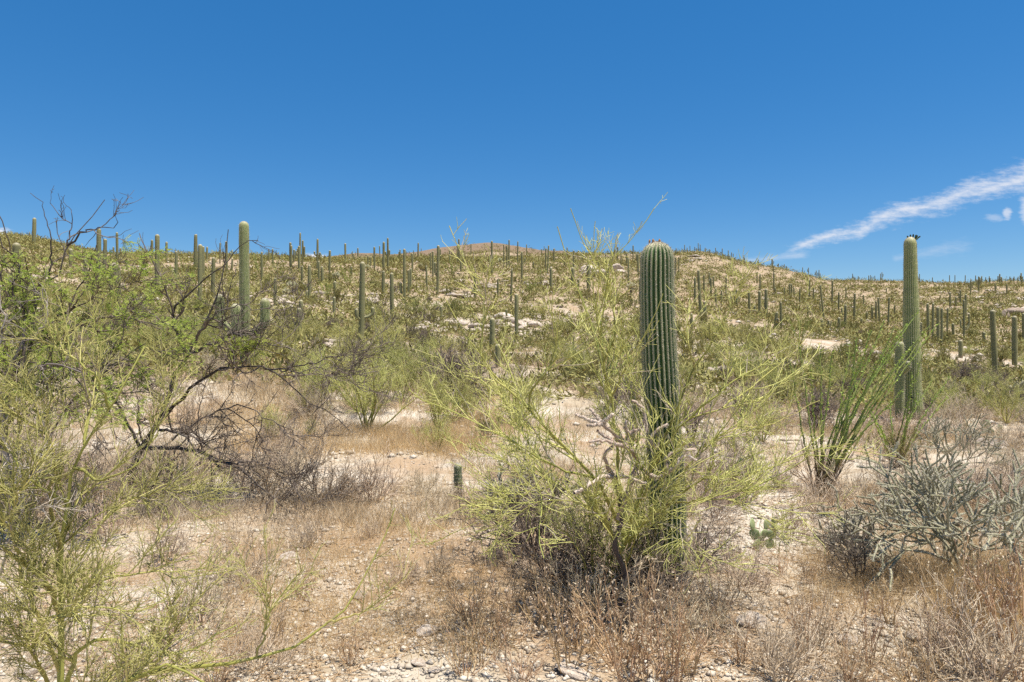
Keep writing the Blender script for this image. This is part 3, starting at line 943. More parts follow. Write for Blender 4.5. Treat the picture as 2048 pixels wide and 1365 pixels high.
SAG = [
    # u, top, base, width px, arms, description
    (68, 436, 492, 7, (), 'lone column saguaro on the far left skyline beside mesquite twigs'),
    (33, 486, 520, 14, (), 'short fat saguaro with pale round crown at the far left'),
    (198, 457, 578, 9, (), 'tall banded saguaro, higher of the touching pair behind the left mesquite'),
    (208, 478, 562, 7, (), 'slimmer saguaro just right of the tall banded left saguaro'),
    (235, 465, 528, 5, ((-8, 512, 508, 494, 0.6, 0), (6, 510, 506, 496, 0.7, 0)), 'small two-armed saguaro on the left skyline above a pale round-topped cactus'),
    (142, 498, 532, 8, (), 'stubby saguaro half hidden in the left mesquite leaves'),
    (171, 517, 562, 8, (), 'small round-topped saguaro left of the tall banded pair'),
    (231, 526, 612, 21, (), 'stout pale-domed saguaro rising from the left mesquite foliage'),
    (314, 469, 585, 9, (), 'tall single saguaro in front of the left skyline, right of a rounded palo verde'),
    (304, 480, 526, 5, (), 'thin saguaro on the skyline just left of the tall single one'),
    (333, 484, 526, 5, (), 'thin skyline saguaro just right of the tall single one'),
    (352, 503, 562, 6, (), 'short slope saguaro below the left skyline, between two tall ones'),
    (390, 469, 541, 6, (), 'tall skyline saguaro, left one of a tight pair near the three-armed saguaro'),
    (394, 469, 532, 4, (), 'skyline saguaro, right one of a tight pair near the three-armed saguaro'),
    (400, 489, 606, 9, (), 'tall slope saguaro standing in front of the tight skyline pair'),
    (407, 493, 562, 5, (), 'slim saguaro just behind the right side of the tall slope saguaro'),
    (414, 494, 525, 4, (), 'small skyline saguaro left of the three-armed saguaro'),
    (426, 515, 599, 8, (), 'middle-sized saguaro directly left of the three-armed saguaro arm'),
    (454, 483, 547, 5, (), 'thin saguaro close left of the tall three-armed trunk'),
    (440, 486, 528, 3, (), 'very thin skyline saguaro left of the three-armed saguaro'),
    (464, 517, 542, 4, (), 'tiny saguaro below the skyline near the three-armed trunk'),
    (524, 504, 567, 5, (), 'slim slope saguaro right of the three-armed trunk'),
    (538, 499, 523, 2.4, (), 'hair-thin skyline saguaro, left one of two right of the three-armed saguaro'),
    (546, 498, 534, 3.6, (), 'brown-footed skyline saguaro, right one of two right of the three-armed saguaro'),
    (588, 499, 524, 4, (), 'short skyline saguaro left of the forked tall pair'),
    (600, 466, 522, 3.4, ((-5, 512, 508, 497, 0.9, 0),), 'tallest skyline saguaro left of centre, with one arm'),
    (605, 481, 530, 4, ((4, 515, 512, 493, 0.8, 0),), 'skyline saguaro in front of the tallest one, arm on its right'),
    (604, 532, 572, 5, (), 'slope saguaro below the forked skyline pair'),
    (619, 530, 606, 7, ((-2, 600, 596, 582, 0.7, -0.5), (8, 602, 600, 590, 0.7, -0.2)), 'mid slope saguaro with two stubby arms at its foot'),
    (635, 478, 545, 4.4, ((-6, 512, 508, 503, 0.8, 0), (5, 515, 510, 505, 0.8, 0)), 'cross-shaped two-armed saguaro on the skyline in front of a white cloud'),
    (638, 523, 568, 4, (), 'thin slope saguaro under the cross-shaped one'),
    (645, 533, 571, 6, (), 'short slope saguaro right under the cross-shaped one'),
    (659, 501, 551, 4.6, (), 'clean single saguaro right of the cross-shaped one'),
    (691, 487, 526, 4, (), 'skyline saguaro midway between the cross-shaped one and the hill slope'),
    (703, 533, 552, 4, (), 'small saguaro in brush below the skyline, left of the banded centre-left saguaro'),
    (707, 507, 522, 3, (), 'tiny skyline saguaro at the left foot of the brown hill'),
    (716, 496, 519, 3, (), 'small thin skyline saguaro above the banded centre-left saguaro'),
    (550, 556, 613, 6, (), 'single saguaro on pale rock right of the three-armed saguaro'),
    (602, 600, 668, 9, (), 'rear saguaro of the close pair on the lower left slope'),
    (598, 616, 674, 10, (), 'front saguaro of the close pair on the lower left slope'),
    (670, 563, 602, 6, (), 'upper of two small saguaros stacked one above the other left of the banded one'),
    (668, 594, 638, 6, (), 'lower of two small saguaros stacked one above the other left of the banded one'),
    (722, 524, 692, 11.5, ((22, 636, 628, 614, 0.6, 0.2), (-6, 640, 634, 618, 0.6, -0.3)), 'tall banded saguaro with two small arms, left of centre'),
    (736, 512, 537, 3, (), 'small saguaro right behind the banded one, left of two'),
    (741, 514, 539, 3, (), 'small saguaro right behind the banded one, right of two'),
    (749, 494, 544, 4, (), 'slim saguaro below the hill, right of the banded one'),
    (760, 492, 514, 2.2, (), 'hair-thin saguaro against the brown hill near a tall pair'),
    (767, 484, 545, 5, (), 'left saguaro of the tall pair before the brown hill'),
    (776, 476, 545, 4, ((-5, 512, 508, 503, 0.9, 0), (3, 512, 508, 500, 0.8, 0)), 'right saguaro of the tall pair before the brown hill, with short arms'),
    (766, 542, 597, 6, (), 'slope saguaro below the tall pair'),
    (784, 546, 634, 8, (), 'sturdy slope saguaro in front of the green bush left of centre'),
    (809, 498, 607, 5.5, ((-8, 588, 584, 565, 0.9, 0.1),), 'tall slope saguaro with one curved low arm on its left'),
    (817, 540, 592, 4, (), 'thin saguaro close right of the one with the curved low arm'),
    (821, 537, 582, 5, (), 'second saguaro right of the one with the curved low arm'),
    (825, 507, 546, 4, (), 'saguaro before the hill, right of the tall curved-arm saguaro'),
    (836, 486, 518, 3, (), 'single saguaro standing on the left shoulder of the brown hill'),
    (854, 532, 579, 4, (), 'thin slope saguaro above pale ledges, left of the one-armed tall saguaro'),
    (861, 505, 544, 3, (), 'left thin saguaro of two left of the one-armed tall saguaro'),
    (866, 503, 555, 4, (), 'right thin saguaro of two left of the one-armed tall saguaro'),
    (875, 491, 592, 6, ((-5, 552, 545, 525, 0.7, 0),), 'tall one-armed saguaro rising from pale ledges below the hill'),
    (881, 498, 523, 3, (), 'small saguaro just right behind the one-armed tall saguaro'),
    (900, 501, 527, 2.5, (), 'thin saguaro in brush at the foot of the brown hill'),
    (915, 490, 529, 2.5, (), 'shorter saguaro of the pair below the hill top, left side'),
    (919, 478, 529, 3.4, (), 'taller saguaro of the pair below the hill top, left side'),
    (927, 507, 531, 3, (), 'short saguaro right of the pair below the hill top'),
    (942, 488, 510, 2.2, (), 'small saguaro on the brown hill slope left of its top'),
    (882, 612, 646, 6, (), 'short dark saguaro above the white ledge left of centre'),
    (950, 537, 600, 5, (), 'slope saguaro behind the upper palo verde twigs, left of centre'),
    (984, 482, 552, 4.6, (), 'tall saguaro directly below the hill top'),
    (1008, 489, 537, 2.6, (), 'leftmost of three thin saguaros right of the hill top'),
    (1014, 492, 542, 3, (), 'middle of three thin saguaros right of the hill top'),
    (1018, 480, 537, 3, (), 'rightmost of three thin saguaros right of the hill top'),
    (1022, 537, 605, 4.4, (), 'slim slope saguaro above the white ledges at the centre'),
    (996, 558, 597, 4, (), 'small saguaro on pale rock at the centre, left of a slim one'),
    (984, 636, 700, 11, (), 'thick saguaro behind palo verde twigs at the centre, left of two'),
    (995, 688, 735, 11.5, (), 'low thick saguaro touching the right foot of another at the centre'),
    (1013, 619, 642, 4, (), 'tiny dark saguaro on the white ledges at the centre'),
    (1035, 483, 531, 2.6, (), 'thin saguaro right of the hill top, tall and alone'),
    (1044, 504, 566, 4, ((6, 525, 522, 516, 0.7, 0),), 'slope saguaro with a bump-like arm right of the hill top'),
    (1053, 489, 512, 2, (), 'hair-thin saguaro on the right shoulder of the hill'),
    (1033, 588, 679, 8, (), 'straight solitary saguaro on the white ledges near the centre'),
    (1067, 524, 538, 3, (), 'stub of a saguaro right of the centre skyline'),
    (1083, 498, 512, 2.2, (), 'tiny skyline saguaro where the brown hill ends'),
    (1091, 497, 544, 3, (), 'left one of the twin saguaros beside the palo verde top'),
    (1095, 491, 550, 3, (), 'right one of the twin saguaros beside the palo verde top'),
    (1102, 535, 582, 6, (), 'slope saguaro half hidden by the palo verde top, left of it'),
    (1134, 495, 518, 2.2, (), 'thin skyline saguaro seen through the palo verde top, left'),
    (1147, 501, 547, 3, (), 'skyline saguaro seen through the middle of the palo verde top'),
    (1145, 535, 574, 7, (), 'stocky slope saguaro behind the palo verde top'),
    (1157, 558, 577, 5, (), 'low saguaro beside the stocky one behind the palo verde'),
    (1177, 530, 584, 8, (), 'dark saguaro behind the palo verde stems, below the ledge'),
    (1164, 505, 527, 2.2, (), 'faint thin saguaro on the skyline behind the palo verde'),
    (1199, 505, 523, 2.2, (), 'short thin saguaro right of the palo verde top'),
    (1235, 494, 526, 2.6, (), 'first skyline saguaro left of the thick foreground saguaro, of five'),
    (1242, 500, 534, 2.6, (), 'second skyline saguaro left of the thick foreground saguaro, of five'),
    (1253, 504, 532, 3, (), 'third skyline saguaro left of the thick foreground saguaro, of five'),
    (1257, 516, 568, 3.6, (), 'slope saguaro with foot on bare soil, left of the thick foreground saguaro'),
    (1266, 491, 524, 2.6, (), 'fourth and tallest skyline saguaro left of the thick foreground saguaro'),
    (1273, 508, 527, 2.6, (), 'fifth skyline saguaro, nearest to the thick foreground saguaro'),
    (1279, 558, 610, 4.4, (), 'saguaro touching the left edge of the thick foreground saguaro'),
    (1358, 514, 552, 2.4, (), 'thin saguaro just right of the thick foreground saguaro'),
    (1390, 555, 610, 5, (), 'left saguaro of the cluster with a looping arm, right of the thick one'),
    (1402, 540, 642, 6.4, (), 'tallest leaning saguaro in the cluster right of the thick foreground one'),
    (1408, 550, 592, 3.4, ((11, 568, 566, 560, 0.9, 0),), 'saguaro with a looping sideways arm in the right cluster'),
    (1410, 603, 646, 7, (), 'stout short saguaro at the foot of the leaning one'),
    (1422, 556, 597, 4, (), 'saguaro right of the looping arm in the cluster'),
    (1432, 577, 613, 4, (), 'saguaro at the right end of the looping-arm cluster'),
    (1443, 581, 607, 4, (), 'short saguaro just past the right end of the looping-arm cluster'),
    (1383, 627, 662, 6, (), 'low dark saguaro between the thick one and the leaning one'),
    (1452, 550, 597, 3, (), 'thin saguaro on the right slope behind the palo verde branch'),
    (1474, 580, 617, 3, (), 'thin saguaro left of the upright trio on the right slope'),
    (1499, 582, 630, 5, ((10, 626, 622, 612, 0.8, 0),), 'left one of the upright trio, with a low hooked arm'),
    (1519, 582, 634, 6, (), 'middle one of the upright trio on the right slope'),
    (1532, 578, 637, 7, (), 'right and thickest one of the upright trio on the right slope'),
    (1520, 548, 587, 3, (), 'slim saguaro above and behind the upright trio'),
    (1548, 546, 589, 3, (), 'slim saguaro on the upper right slope, right of the trio'),
    (1549, 624, 657, 6, (), 'leaning short saguaro between the trio and a straight one'),
    (1555, 637, 658, 5, (), 'stub saguaro beside the leaning short one'),
    (1562, 604, 659, 5, (), 'straight saguaro right of the leaning short one'),
    (1569, 575, 592, 2.4, (), 'leftmost small saguaro of the dense grove on the upper right slope'),
    (1579, 567, 597, 3.2, (), 'left large saguaro of the dense grove on the upper right slope'),
    (1583, 568, 597, 3.2, (), 'right large saguaro of the dense grove on the upper right slope'),
    (1588, 575, 594, 2.6, (), 'rightmost small saguaro of the dense grove on the upper right slope'),
    (1599, 577, 610, 2.6, (), 'thin saguaro right of the dense grove'),
    (1619, 560, 600, 3, (), 'tall thin saguaro above the rock band on the right slope'),
    (1627, 573, 605, 3, (), 'thin saguaro right beside the tall one above the rock band'),
    (1598, 610, 624, 3, (), 'dark stub saguaro on pale ground on the right slope'),
    (1616, 610, 639, 3, (), 'small saguaro right of the dark stub on the right slope'),
    (1640, 606, 627, 3, (), 'small dark saguaro left of the tilted one'),
    (1648, 570, 642, 4.2, (), 'tilted tall saguaro on the right slope'),
    (1644, 638, 660, 6, (), 'short saguaro below the tilted one'),
    (1657, 641, 660, 4, ((5, 655, 650, 642, 0.7, 0),), 'curled low saguaro right below the tilted one'),
    (1664, 561, 613, 3.6, (), 'tall saguaro right of the tilted one'),
    (1677, 585, 627, 3.6, (), 'dark saguaro two to the right of the tilted one'),
    (1683, 616, 637, 3, (), 'tiny saguaro between two taller ones right of the tilted one'),
    (1678, 635, 662, 6, (), 'short round-topped saguaro below the dark one'),
    (1690, 610, 658, 5.6, (), 'straight saguaro above grey bushes on the right slope'),
    (1692, 575, 602, 2.6, (), 'thin upper saguaro above the straight one'),
    (1708, 587, 643, 4.6, (), 'tall plain saguaro midway to the budded saguaro'),
    (1727, 590, 615, 2.8, (), 'small upper saguaro left of the dark stub near the budded one'),
    (1734, 624, 641, 4, (), 'dark stub saguaro left of the close pair near the budded one'),
    (1723, 637, 650, 3.4, (), 'tiny low saguaro left of the dark stub near the budded one'),
    (1744, 614, 642, 4, (), 'short saguaro left of the close pair near the budded one'),
    (1752, 603, 643, 4, (), 'left one of the close pair near the budded saguaro'),
    (1759, 595, 645, 4, (), 'leaning right one of the close pair near the budded saguaro'),
    (1776, 595, 652, 3.6, (), 'thin tall saguaro between the close pair and the budded one'),
    (1789, 610, 632, 3, (), 'small upper saguaro close left of the budded trunk'),
    (1842, 645, 677, 4.6, (), 'short saguaro touching the right side of the budded trunk'),
    (1857, 607, 677, 5.6, (), 'first saguaro right of the budded trunk, of a row of four'),
    (1865, 607, 682, 4.6, (), 'second saguaro right of the budded trunk, of a row of four'),
    (1876, 614, 687, 6.5, (), 'third saguaro right of the budded trunk, of a row of four'),
    (1883, 616, 692, 5, (), 'fourth saguaro right of the budded trunk, of a row of four'),
    (1894, 616, 666, 3.6, (), 'slim saguaro behind the right end of the row of four'),
    (1906, 647, 676, 5, (), 'short dark saguaro left of the many-armed one'),
    (1928, 600, 682, 4.4, ((-7, 658, 652, 640, 0.7, 0), (10, 655, 648, 628, 0.7, 0), (14, 660, 652, 640, 0.6, 0.3)), 'many-armed candelabra saguaro on the right slope'),
    (1921, 680, 717, 8.5, (), 'short pale-tipped saguaro in front of the many-armed one'),
    (1968, 664, 689, 5.6, (), 'very short dark saguaro right of the many-armed one'),
    (1991, 620, 758, 10, (), 'tall saguaro near the right edge, left of two'),
    (2029, 632, 738, 10, (), 'tall saguaro near the right edge, right of two'),
    (2047, 627, 692, 5.4, (), 'saguaro cut by the right edge of the view below the boulders'),
    (1941, 560, 592, 2.4, ((-3, 578, 575, 566, 0.8, 0), (3, 578, 574, 564, 0.8, 0)), 'bushy many-stemmed saguaro on the right ridge, first from the left of four'),
    (1957, 553, 584, 2.6, ((-3, 572, 569, 560, 0.8, 0), (3, 572, 568, 558, 0.8, 0)), 'bushy many-stemmed saguaro on the right ridge, second from the left of four'),
    (1999, 548, 571, 2.4, ((-3, 562, 560, 552, 0.8, 0), (3, 563, 560, 554, 0.8, 0)), 'bushy saguaro on the right ridge, third from the left of four'),
    (2042, 546, 569, 2.4, ((-2, 560, 558, 551, 0.8, 0),), 'bushy saguaro on the right ridge nearest the right edge'),
]
LEAN = {1648: -7, 1991: -6, 1402: -4, 1549: 5, 1759: -3, 809: -1, 545: -2}
for s_ in SAG:
    u_, vt_, vb_, w_, arms_, lab_ = s_
    saguaro(u_, vt_, vb_, w_, arms=arms_, lean=LEAN.get(u_, 0), label=lab_, group='saguaros on the hillside')

# --- many tiny ones on the far slopes and along the right-hand ridge
rg = np.random.default_rng(41)
cnt = 0
tries = 0
while cnt < 120 and tries < 4000:
    tries += 1
    u_ = rg.uniform(1330, 2060) if cnt < 95 else rg.uniform(560, 1330)
    dc, rc = crest(u_)
    if cnt < 60:
        D_ = dc * rg.uniform(0.93, 1.0)
    else:
        D_ = rg.uniform(110, dc)
    x_ = (u_ - CU) / F * D_
    zg_ = gz1(x_, D_)
    vb_ = CV - (zg_ - EYE) / D_ * F
    hm = rg.uniform(2.0, 5.2)
    h_ = hit(u_, vb_ + 0.2)
    if h_ is None or h_ < D_ * 0.9:
        continue
    w_ = max(1.3, 0.42 / D_ * F)
    right = u_ > 1330
    arms_ = ()
    if rg.random() < 0.22:
        hp = hm / D_ * F
        arms_ = ((rg.choice([-1, 1]) * 2.2, vb_ - hp * 0.45, vb_ - hp * 0.5, vb_ - hp * 0.8, 0.8, 0),)
    saguaro(u_, vb_ - hm / D_ * F, vb_, w_, arms=arms_, D=D_,
            label='tiny distant saguaro on the far right-hand slope and ridge' if right else 'tiny distant saguaro below the brown summit',
            group='distant saguaros right' if right else 'distant saguaros centre')
    cnt += 1

# ------------------------------------------------------------------ rocks


def rock_mesh(seed, flat=0.6, lvl=12, mat='rock'):
    r_ = np.random.default_rng(seed)
    nl, nm = lvl, lvl * 2
    th = np.linspace(0, PI, nl)
    ph = np.arange(nm) * 2 * PI / nm
    T_, P_ = np.meshgrid(th, ph, indexing='ij')
    d = np.stack([np.sin(T_) * np.cos(P_), np.sin(T_) * np.sin(P_), np.cos(T_)], -1)
    rad = np.full(T_.shape, 1.25)
    for k in range(15):                       # chop with random planes: angular faces
        nrm = norm(r_.normal(size=3) * np.array([1, 1, 0.8]))
        h = r_.uniform(0.62, 0.95)
        dt = d @ nrm
        rad = np.where(dt > 0.05, np.minimum(rad, h / np.maximum(dt, 0.05)), rad)
    rad = rad * (1 + 0.05 * fbm(d[..., 0] * 3 + seed, d[..., 1] * 3 + d[..., 2] * 2, seed, 3))
    V = d * rad[..., None] * np.array([1, 0.8, flat])
    i = np.arange(nl - 1)[:, None] * nm
    a = np.arange(nm)[None, :]
    b = (a + 1) % nm
    Q = np.stack([i + a, i + nm + a, i + nm + b, i + b], -1).reshape(-1, 4)
    gg = Geo()
    gg.add(V.reshape(-1, 3), Q=Q)
    return gg.mesh('rock', M[mat])


ROCKS = [rock_mesh(100 + k, f) for k, f in enumerate([0.35, 0.42, 0.5, 0.6, 0.7, 0.38, 0.48, 0.8])]
rk = np.random.default_rng(5)


def put_rock(u, v, wpx, label, group, name='rock', sink=0.35, flat=None, idx=None, D=None):
    D_ = D or hit(u, v)
    if D_ is None:
        return
    x_ = (u - CU) / F * D_
    s_ = wpx * 0.5 / F * D_
    me = ROCKS[idx if idx is not None else int(rk.integers(len(ROCKS)))]
    f_ = flat if flat else 1.0
    o = link(name, me, loc=(x_, D_, gz1(x_, D_) + s_ * 0.12), rz=rk.uniform(0, 6.28), scale=(s_ * rk.uniform(0.9, 1.2), s_ * rk.uniform(0.8, 1.1), s_ * f_ * rk.uniform(0.8, 1.1)))
    o.rotation_euler = (rk.uniform(-0.2, 0.2), rk.uniform(-0.2, 0.2), rk.uniform(0, 6.28))
    tag(o, label, 'rock', group)


# (centre u, v, spread u, spread v, count, px size, where)
LEDGE = [
    (1045, 648, 45, 16, 16, 26, 'pale ledge rock around the straight solitary saguaro near the centre'),
    (955, 655, 70, 10, 16, 26, 'white ledge rock left of the straight solitary saguaro'),
    (865, 660, 40, 14, 12, 28, 'white ledge rock above the dead dark tree'),
    (670, 690, 35, 16, 12, 26, 'pale flat rock between bushes left of centre, below the stacked pair'),
    (560, 605, 50, 8, 14, 22, 'pale rock in the band right of the three-armed saguaro'),
    (660, 600, 40, 14, 12, 18, 'pale rock on bare soil around the stacked pair of saguaros'),
    (745, 600, 20, 14, 8, 16, 'pale rock right of the banded saguaro'),
    (905, 588, 50, 8, 12, 18, 'pale rock near the one-armed tall saguaro'),
    (960, 570, 45, 16, 14, 18, 'pale rock behind the upper palo verde twigs'),
    (1190, 545, 45, 10, 14, 26, 'long pale outcrop rock behind the palo verde top'),
    (1060, 570, 25, 6, 6, 16, 'pale rock at the foot of the bump-armed saguaro'),
    (1375, 520, 30, 8, 14, 12, 'pale outcrop rock on the right ridge beside the thick saguaro'),
    (1600, 590, 70, 14, 26, 12, 'pale rock in the band on the right slope'),
    (1680, 612, 40, 12, 12, 10, 'pale rock around the tilted saguaro on the right slope'),
    (1900, 605, 90, 16, 34, 12, 'brownish rubble rock on the far right slope'),
    (2000, 600, 50, 18, 24, 16, 'pale rubble rock below the right ridge'),
    (1430, 740, 25, 10, 8, 30, 'white rock behind the right branches of the palo verde'),
    (1440, 820, 40, 10, 6, 34, 'white flat rock right of the thick saguaro, middle ground'),
    (1940, 703, 25, 4, 4, 26, 'pale flat rock right of the short pale-tipped saguaro'),
    (1900, 820, 60, 12, 8, 24, 'pale stone on reddish soil right of the budded saguaro'),
    (930, 865, 40, 8, 6, 24, 'pale stone in the ochre grass, right of the small palo verde'),
    (780, 855, 30, 5, 4, 20, 'pale stone at the foot of the middle palo verde'),
    (480, 600, 40, 20, 8, 14, 'pale rock behind the three-armed saguaro'),
    (300, 545, 60, 12, 10, 16, 'pale rock below the left skyline'),
]
for cu, cv, su, sv, n_, px, lab in LEDGE:
    for k in range(n_):
        put_rock(cu + rk.normal() * su * 0.6, cv + rk.normal() * sv * 0.6, px * rk.uniform(0.6, 1.9), lab, lab[:40].strip(), sink=0.3, flat=0.62)
# foreground stones, each one on its own
for (u, v, px, lab) in [
    (580, 1120, 62, 'broad chalky white rock on the ground right of the foreground palo verde'),
    (655, 1088, 34, 'pale angular stone just behind the broad chalky rock'),
    (720, 1195, 44, 'white cracked stone on bare gravel below the long green branch'),
    (610, 1222, 34, 'whitish stone among foreground green twigs'),
    (840, 1330, 40, 'tan angular stone at the bottom edge left of the dry weeds'),
    (870, 1345, 36, 'grey white stone beside the tan angular stone at the bottom'),
    (990, 1275, 46, 'chalky rounded stone in front of the dry brown weeds'),
    (850, 1265, 52, 'flat beige slab on gravel left of the dry brown weeds'),
    (1690, 1282, 50, 'white faceted stone at the lower right among dry stems'),
    (1760, 1255, 30, 'white stone behind the white faceted stone at lower right'),
    (1825, 1275, 46, 'grey block of stone at lower right below the cholla'),
    (1560, 1055, 64, 'flat pinkish slab behind the prickly pear'),
    (1500, 1250, 90, 'long half-buried cream slab right of the thick saguaro foot'),
    (1340, 1215, 44, 'cream stone right at the foot of the thick saguaro'),
    (1150, 1352, 70, 'wide buried cream slab at the bottom edge'),
    (60, 1345, 70, 'blurred pale rock at the bottom left corner'),
    (1985, 892, 60, 'long white slab on reddish soil near the right edge'),
    (380, 945, 60, 'cream rock under the low mesquite branches'),
    (420, 1000, 70, 'sunlit cream ledge under the arching mesquite branches'),
    (1090, 1120, 40, 'pale rock in the gap left of the palo verde stems'),
]:
    put_rock(u, v, px, lab, None, flat=0.6)
# the big overhanging outcrop on the right slope
M['rock_brown'] = M['rock'].copy()
M['rock_brown'].name = 'brown_rock'
for e_, c_ in zip([n for n in M['rock_brown'].node_tree.nodes if n.type == 'VALTORGB'][0].color_ramp.elements, [(0.13, 0.095, 0.07, 1), (0.29, 0.22, 0.165, 1), (0.42, 0.335, 0.265, 1)]):
    e_.color = c_
BR = [rock_mesh(140 + k, f, mat='rock_brown') for k, f in enumerate([0.7, 0.9, 0.6])]
for k, (u, v, wpx, lift, lab) in enumerate([
        (2034, 634, 42, 0.30, 'big brown boulder overhanging a dark hollow on the far right slope'),
        (2008, 636, 30, 0.1, 'brown boulder propping the left end of the overhanging boulder'),
        (2058, 636, 30, 0.1, 'brown boulder propping the right end of the overhanging boulder'),
        (1985, 628, 22, 0.1, 'small brown boulder left of the overhanging boulder')]):
    D_ = hit(u, v) + (1.0 if k in (0,) else 0.0)
    x_ = (u - CU) / F * D_
    sz_ = wpx * 0.5 / F * D_
    o = link('boulder', BR[k % 3], loc=(x_, D_, gz1(x_, D_) + sz_ * lift), rz=k * 1.3, scale=(sz_ * 1.1, sz_, sz_ * 1.0))
    tag(o, lab, 'boulder')

# loose gravel and stones: nobody could count them
gp = Geo()
OCT_V = np.array([[1, 0, 0], [0, 1, 0], [-1, 0, 0], [0, -1, 0], [0.1, 0.1, 0.8], [0.05, -0.1, -0.7]])
OCT_T = np.array([[0, 1, 4], [1, 2, 4], [2, 3, 4], [3, 0, 4], [1, 0, 5], [2, 1, 5], [3, 2, 5], [0, 3, 5]])


def stones(n, d0, d1, s0, s1, u0=-80, u1=2130, power=1.0, clump=0.0):
    t_ = rk.random(n) ** power
    D_ = d0 * (d1 / d0) ** t_
    u_ = rk.uniform(u0, u1, n)
    x_ = (u_ - CU) / F * D_
    keep = fbm(x_ * 0.8 + 40, D_ * 0.8, 77, 3) > clump - rk.random(n) * 0.25
    x_, D_ = x_[keep], D_[keep]
    n = len(x_)
    z_ = ground_z(x_, D_)
    s_ = np.exp(rk.uniform(math.log(s0), math.log(s1), n))
    V = OCT_V[None] * (1 + 0.45 * (rk.random((n, 6, 3)) - 0.5)) * s_[:, None, None]
    V[..., 2] *= 0.65
    a = rk.uniform(0, 6.28, n)
    c, s = np.cos(a)[:, None], np.sin(a)[:, None]
    X = V[..., 0] * c - V[..., 1] * s
    Y = V[..., 0] * s + V[..., 1] * c
    W = np.stack([X + x_[:, None], Y + D_[:, None], V[..., 2] + (z_ + s_ * 0.15)[:, None]], -1)
    T_ = (np.arange(n) * 6)[:, None, None] + OCT_T[None]
    gp.add(W.reshape(-1, 3), T=T_.reshape(-1, 3), tint=np.repeat(rk.random(n), 6))


stones(25000, 4.0, 12, 0.006, 0.026, clump=-0.05)
stones(5000, 4.0, 14, 0.018, 0.045, clump=0.0)
stones(3500, 12, 60, 0.03, 0.12, clump=0.05)
stones(3500, 50, 300, 0.12, 0.5, clump=0.1)
tag(link('gravel', gp.mesh('gravel', M['pebble'])), 'loose pale gravel and stones strewn over the ground', 'gravel', kind='stuff')

# ------------------------------------------------------------------ shrubs


def star_stems(n, spread, L, rng, npts=7, zig=0.10, up=0.25, base_r=0.03, lift=0.0):
    """n stems leaving one foot in all directions; spread 0 = upright, 1 = flat"""
    az = np.arange(n) * 2.39996 + rng.random(n) * 0.6
    el = 1 - spread * rng.random(n) ** 0.7
    d = norm(np.stack([np.cos(az) * (1 - el), np.sin(az) * (1 - el), 0.12 + el * 0.9], 1))
    p = np.stack([np.cos(az) * base_r, np.sin(az) * base_r, np.zeros(n) + lift - 0.03], 1)
    ln = L[0] + (L[1] - L[0]) * rng.random(n)
    out = [p]
    for k in range(npts - 1):
        d = norm(d + rng.normal(size=(n, 3)) * zig + np.array([0, 0, up * 0.2]))
        out.append(out[-1] + d * (ln / (npts - 1))[:, None])
    return np.stack(out, 1), ln


def shrub_geo(rng, stems=12, spread=0.9, L=(0.8, 1.4), r0=0.012, lv1=6, lv2=5, L1=(0.25, 0.6), L2=(0.1, 0.3), tw=0.0035, up=0.25, lv3=0, L3=(0.05, 0.12), zig=0.12, k1=4, ang=(25, 55)):
    P0, _ = star_stems(stems, spread, L, rng, zig=zig, up=up)
    R0 = np.linspace(r0, r0 * 0.3, 7)[None, :] * np.ones((stems, 1))
    limb = Geo()
    add_tubes(limb, P0, R0, k1, rng=rng)
    tw_g = Geo()
    P1, R1 = grow(P0, R0, lv1, (0.2, 1), L1, ang, up, 5, (tw * 1.8, tw * 0.8), zig, rng=rng)
    add_tubes(tw_g, P1, R1, 3, rng=rng)
    P2, R2 = grow(P1, R1, lv2, (0.15, 1), L2, ang, up * 0.6, 4, (tw * 1.1, tw * 0.5), zig * 1.3, rng=rng)
    add_tubes(tw_g, P2, R2, 3, rng=rng)
    P3 = P2
    if lv3:
        P3, R3 = grow(P2, R2, lv3, (0.15, 1), L3, (25, 60), up * 0.3, 3, (tw * 0.8, tw * 0.45), zig, rng=rng)
        add_tubes(tw_g, P3, R3, 3, rng=rng)
    return limb, tw_g, P0, P1, P2, P3


def leaf_on(g_, P, per, length, width, rng, t=(0.1, 1.0), spread=0.9):
    N, n, _ = P.shape
    idx = np.repeat(np.arange(N), per)
    f_ = (t[0] + (t[1] - t[0]) * rng.random(len(idx))) * (n - 1)
    i0 = np.clip(f_.astype(int), 0, n - 2)
    w_ = (f_ - i0)[:, None]
    p = P[idx, i0] * (1 - w_) + P[idx, i0 + 1] * w_
    T_ = norm(P[idx, i0 + 1] - P[idx, i0])
    d = norm(T_ * 0.5 + rng.normal(size=p.shape) * spread)
    leaflets(g_, p, d, length * (0.6 + 0.8 * rng.random(len(p))), width, rng)


VAR = {}


def variant(kind, parts):
    """parts: list of (part name, mesh); the first is the body that scatter copies use whole"""
    VAR.setdefault(kind, []).append(parts)


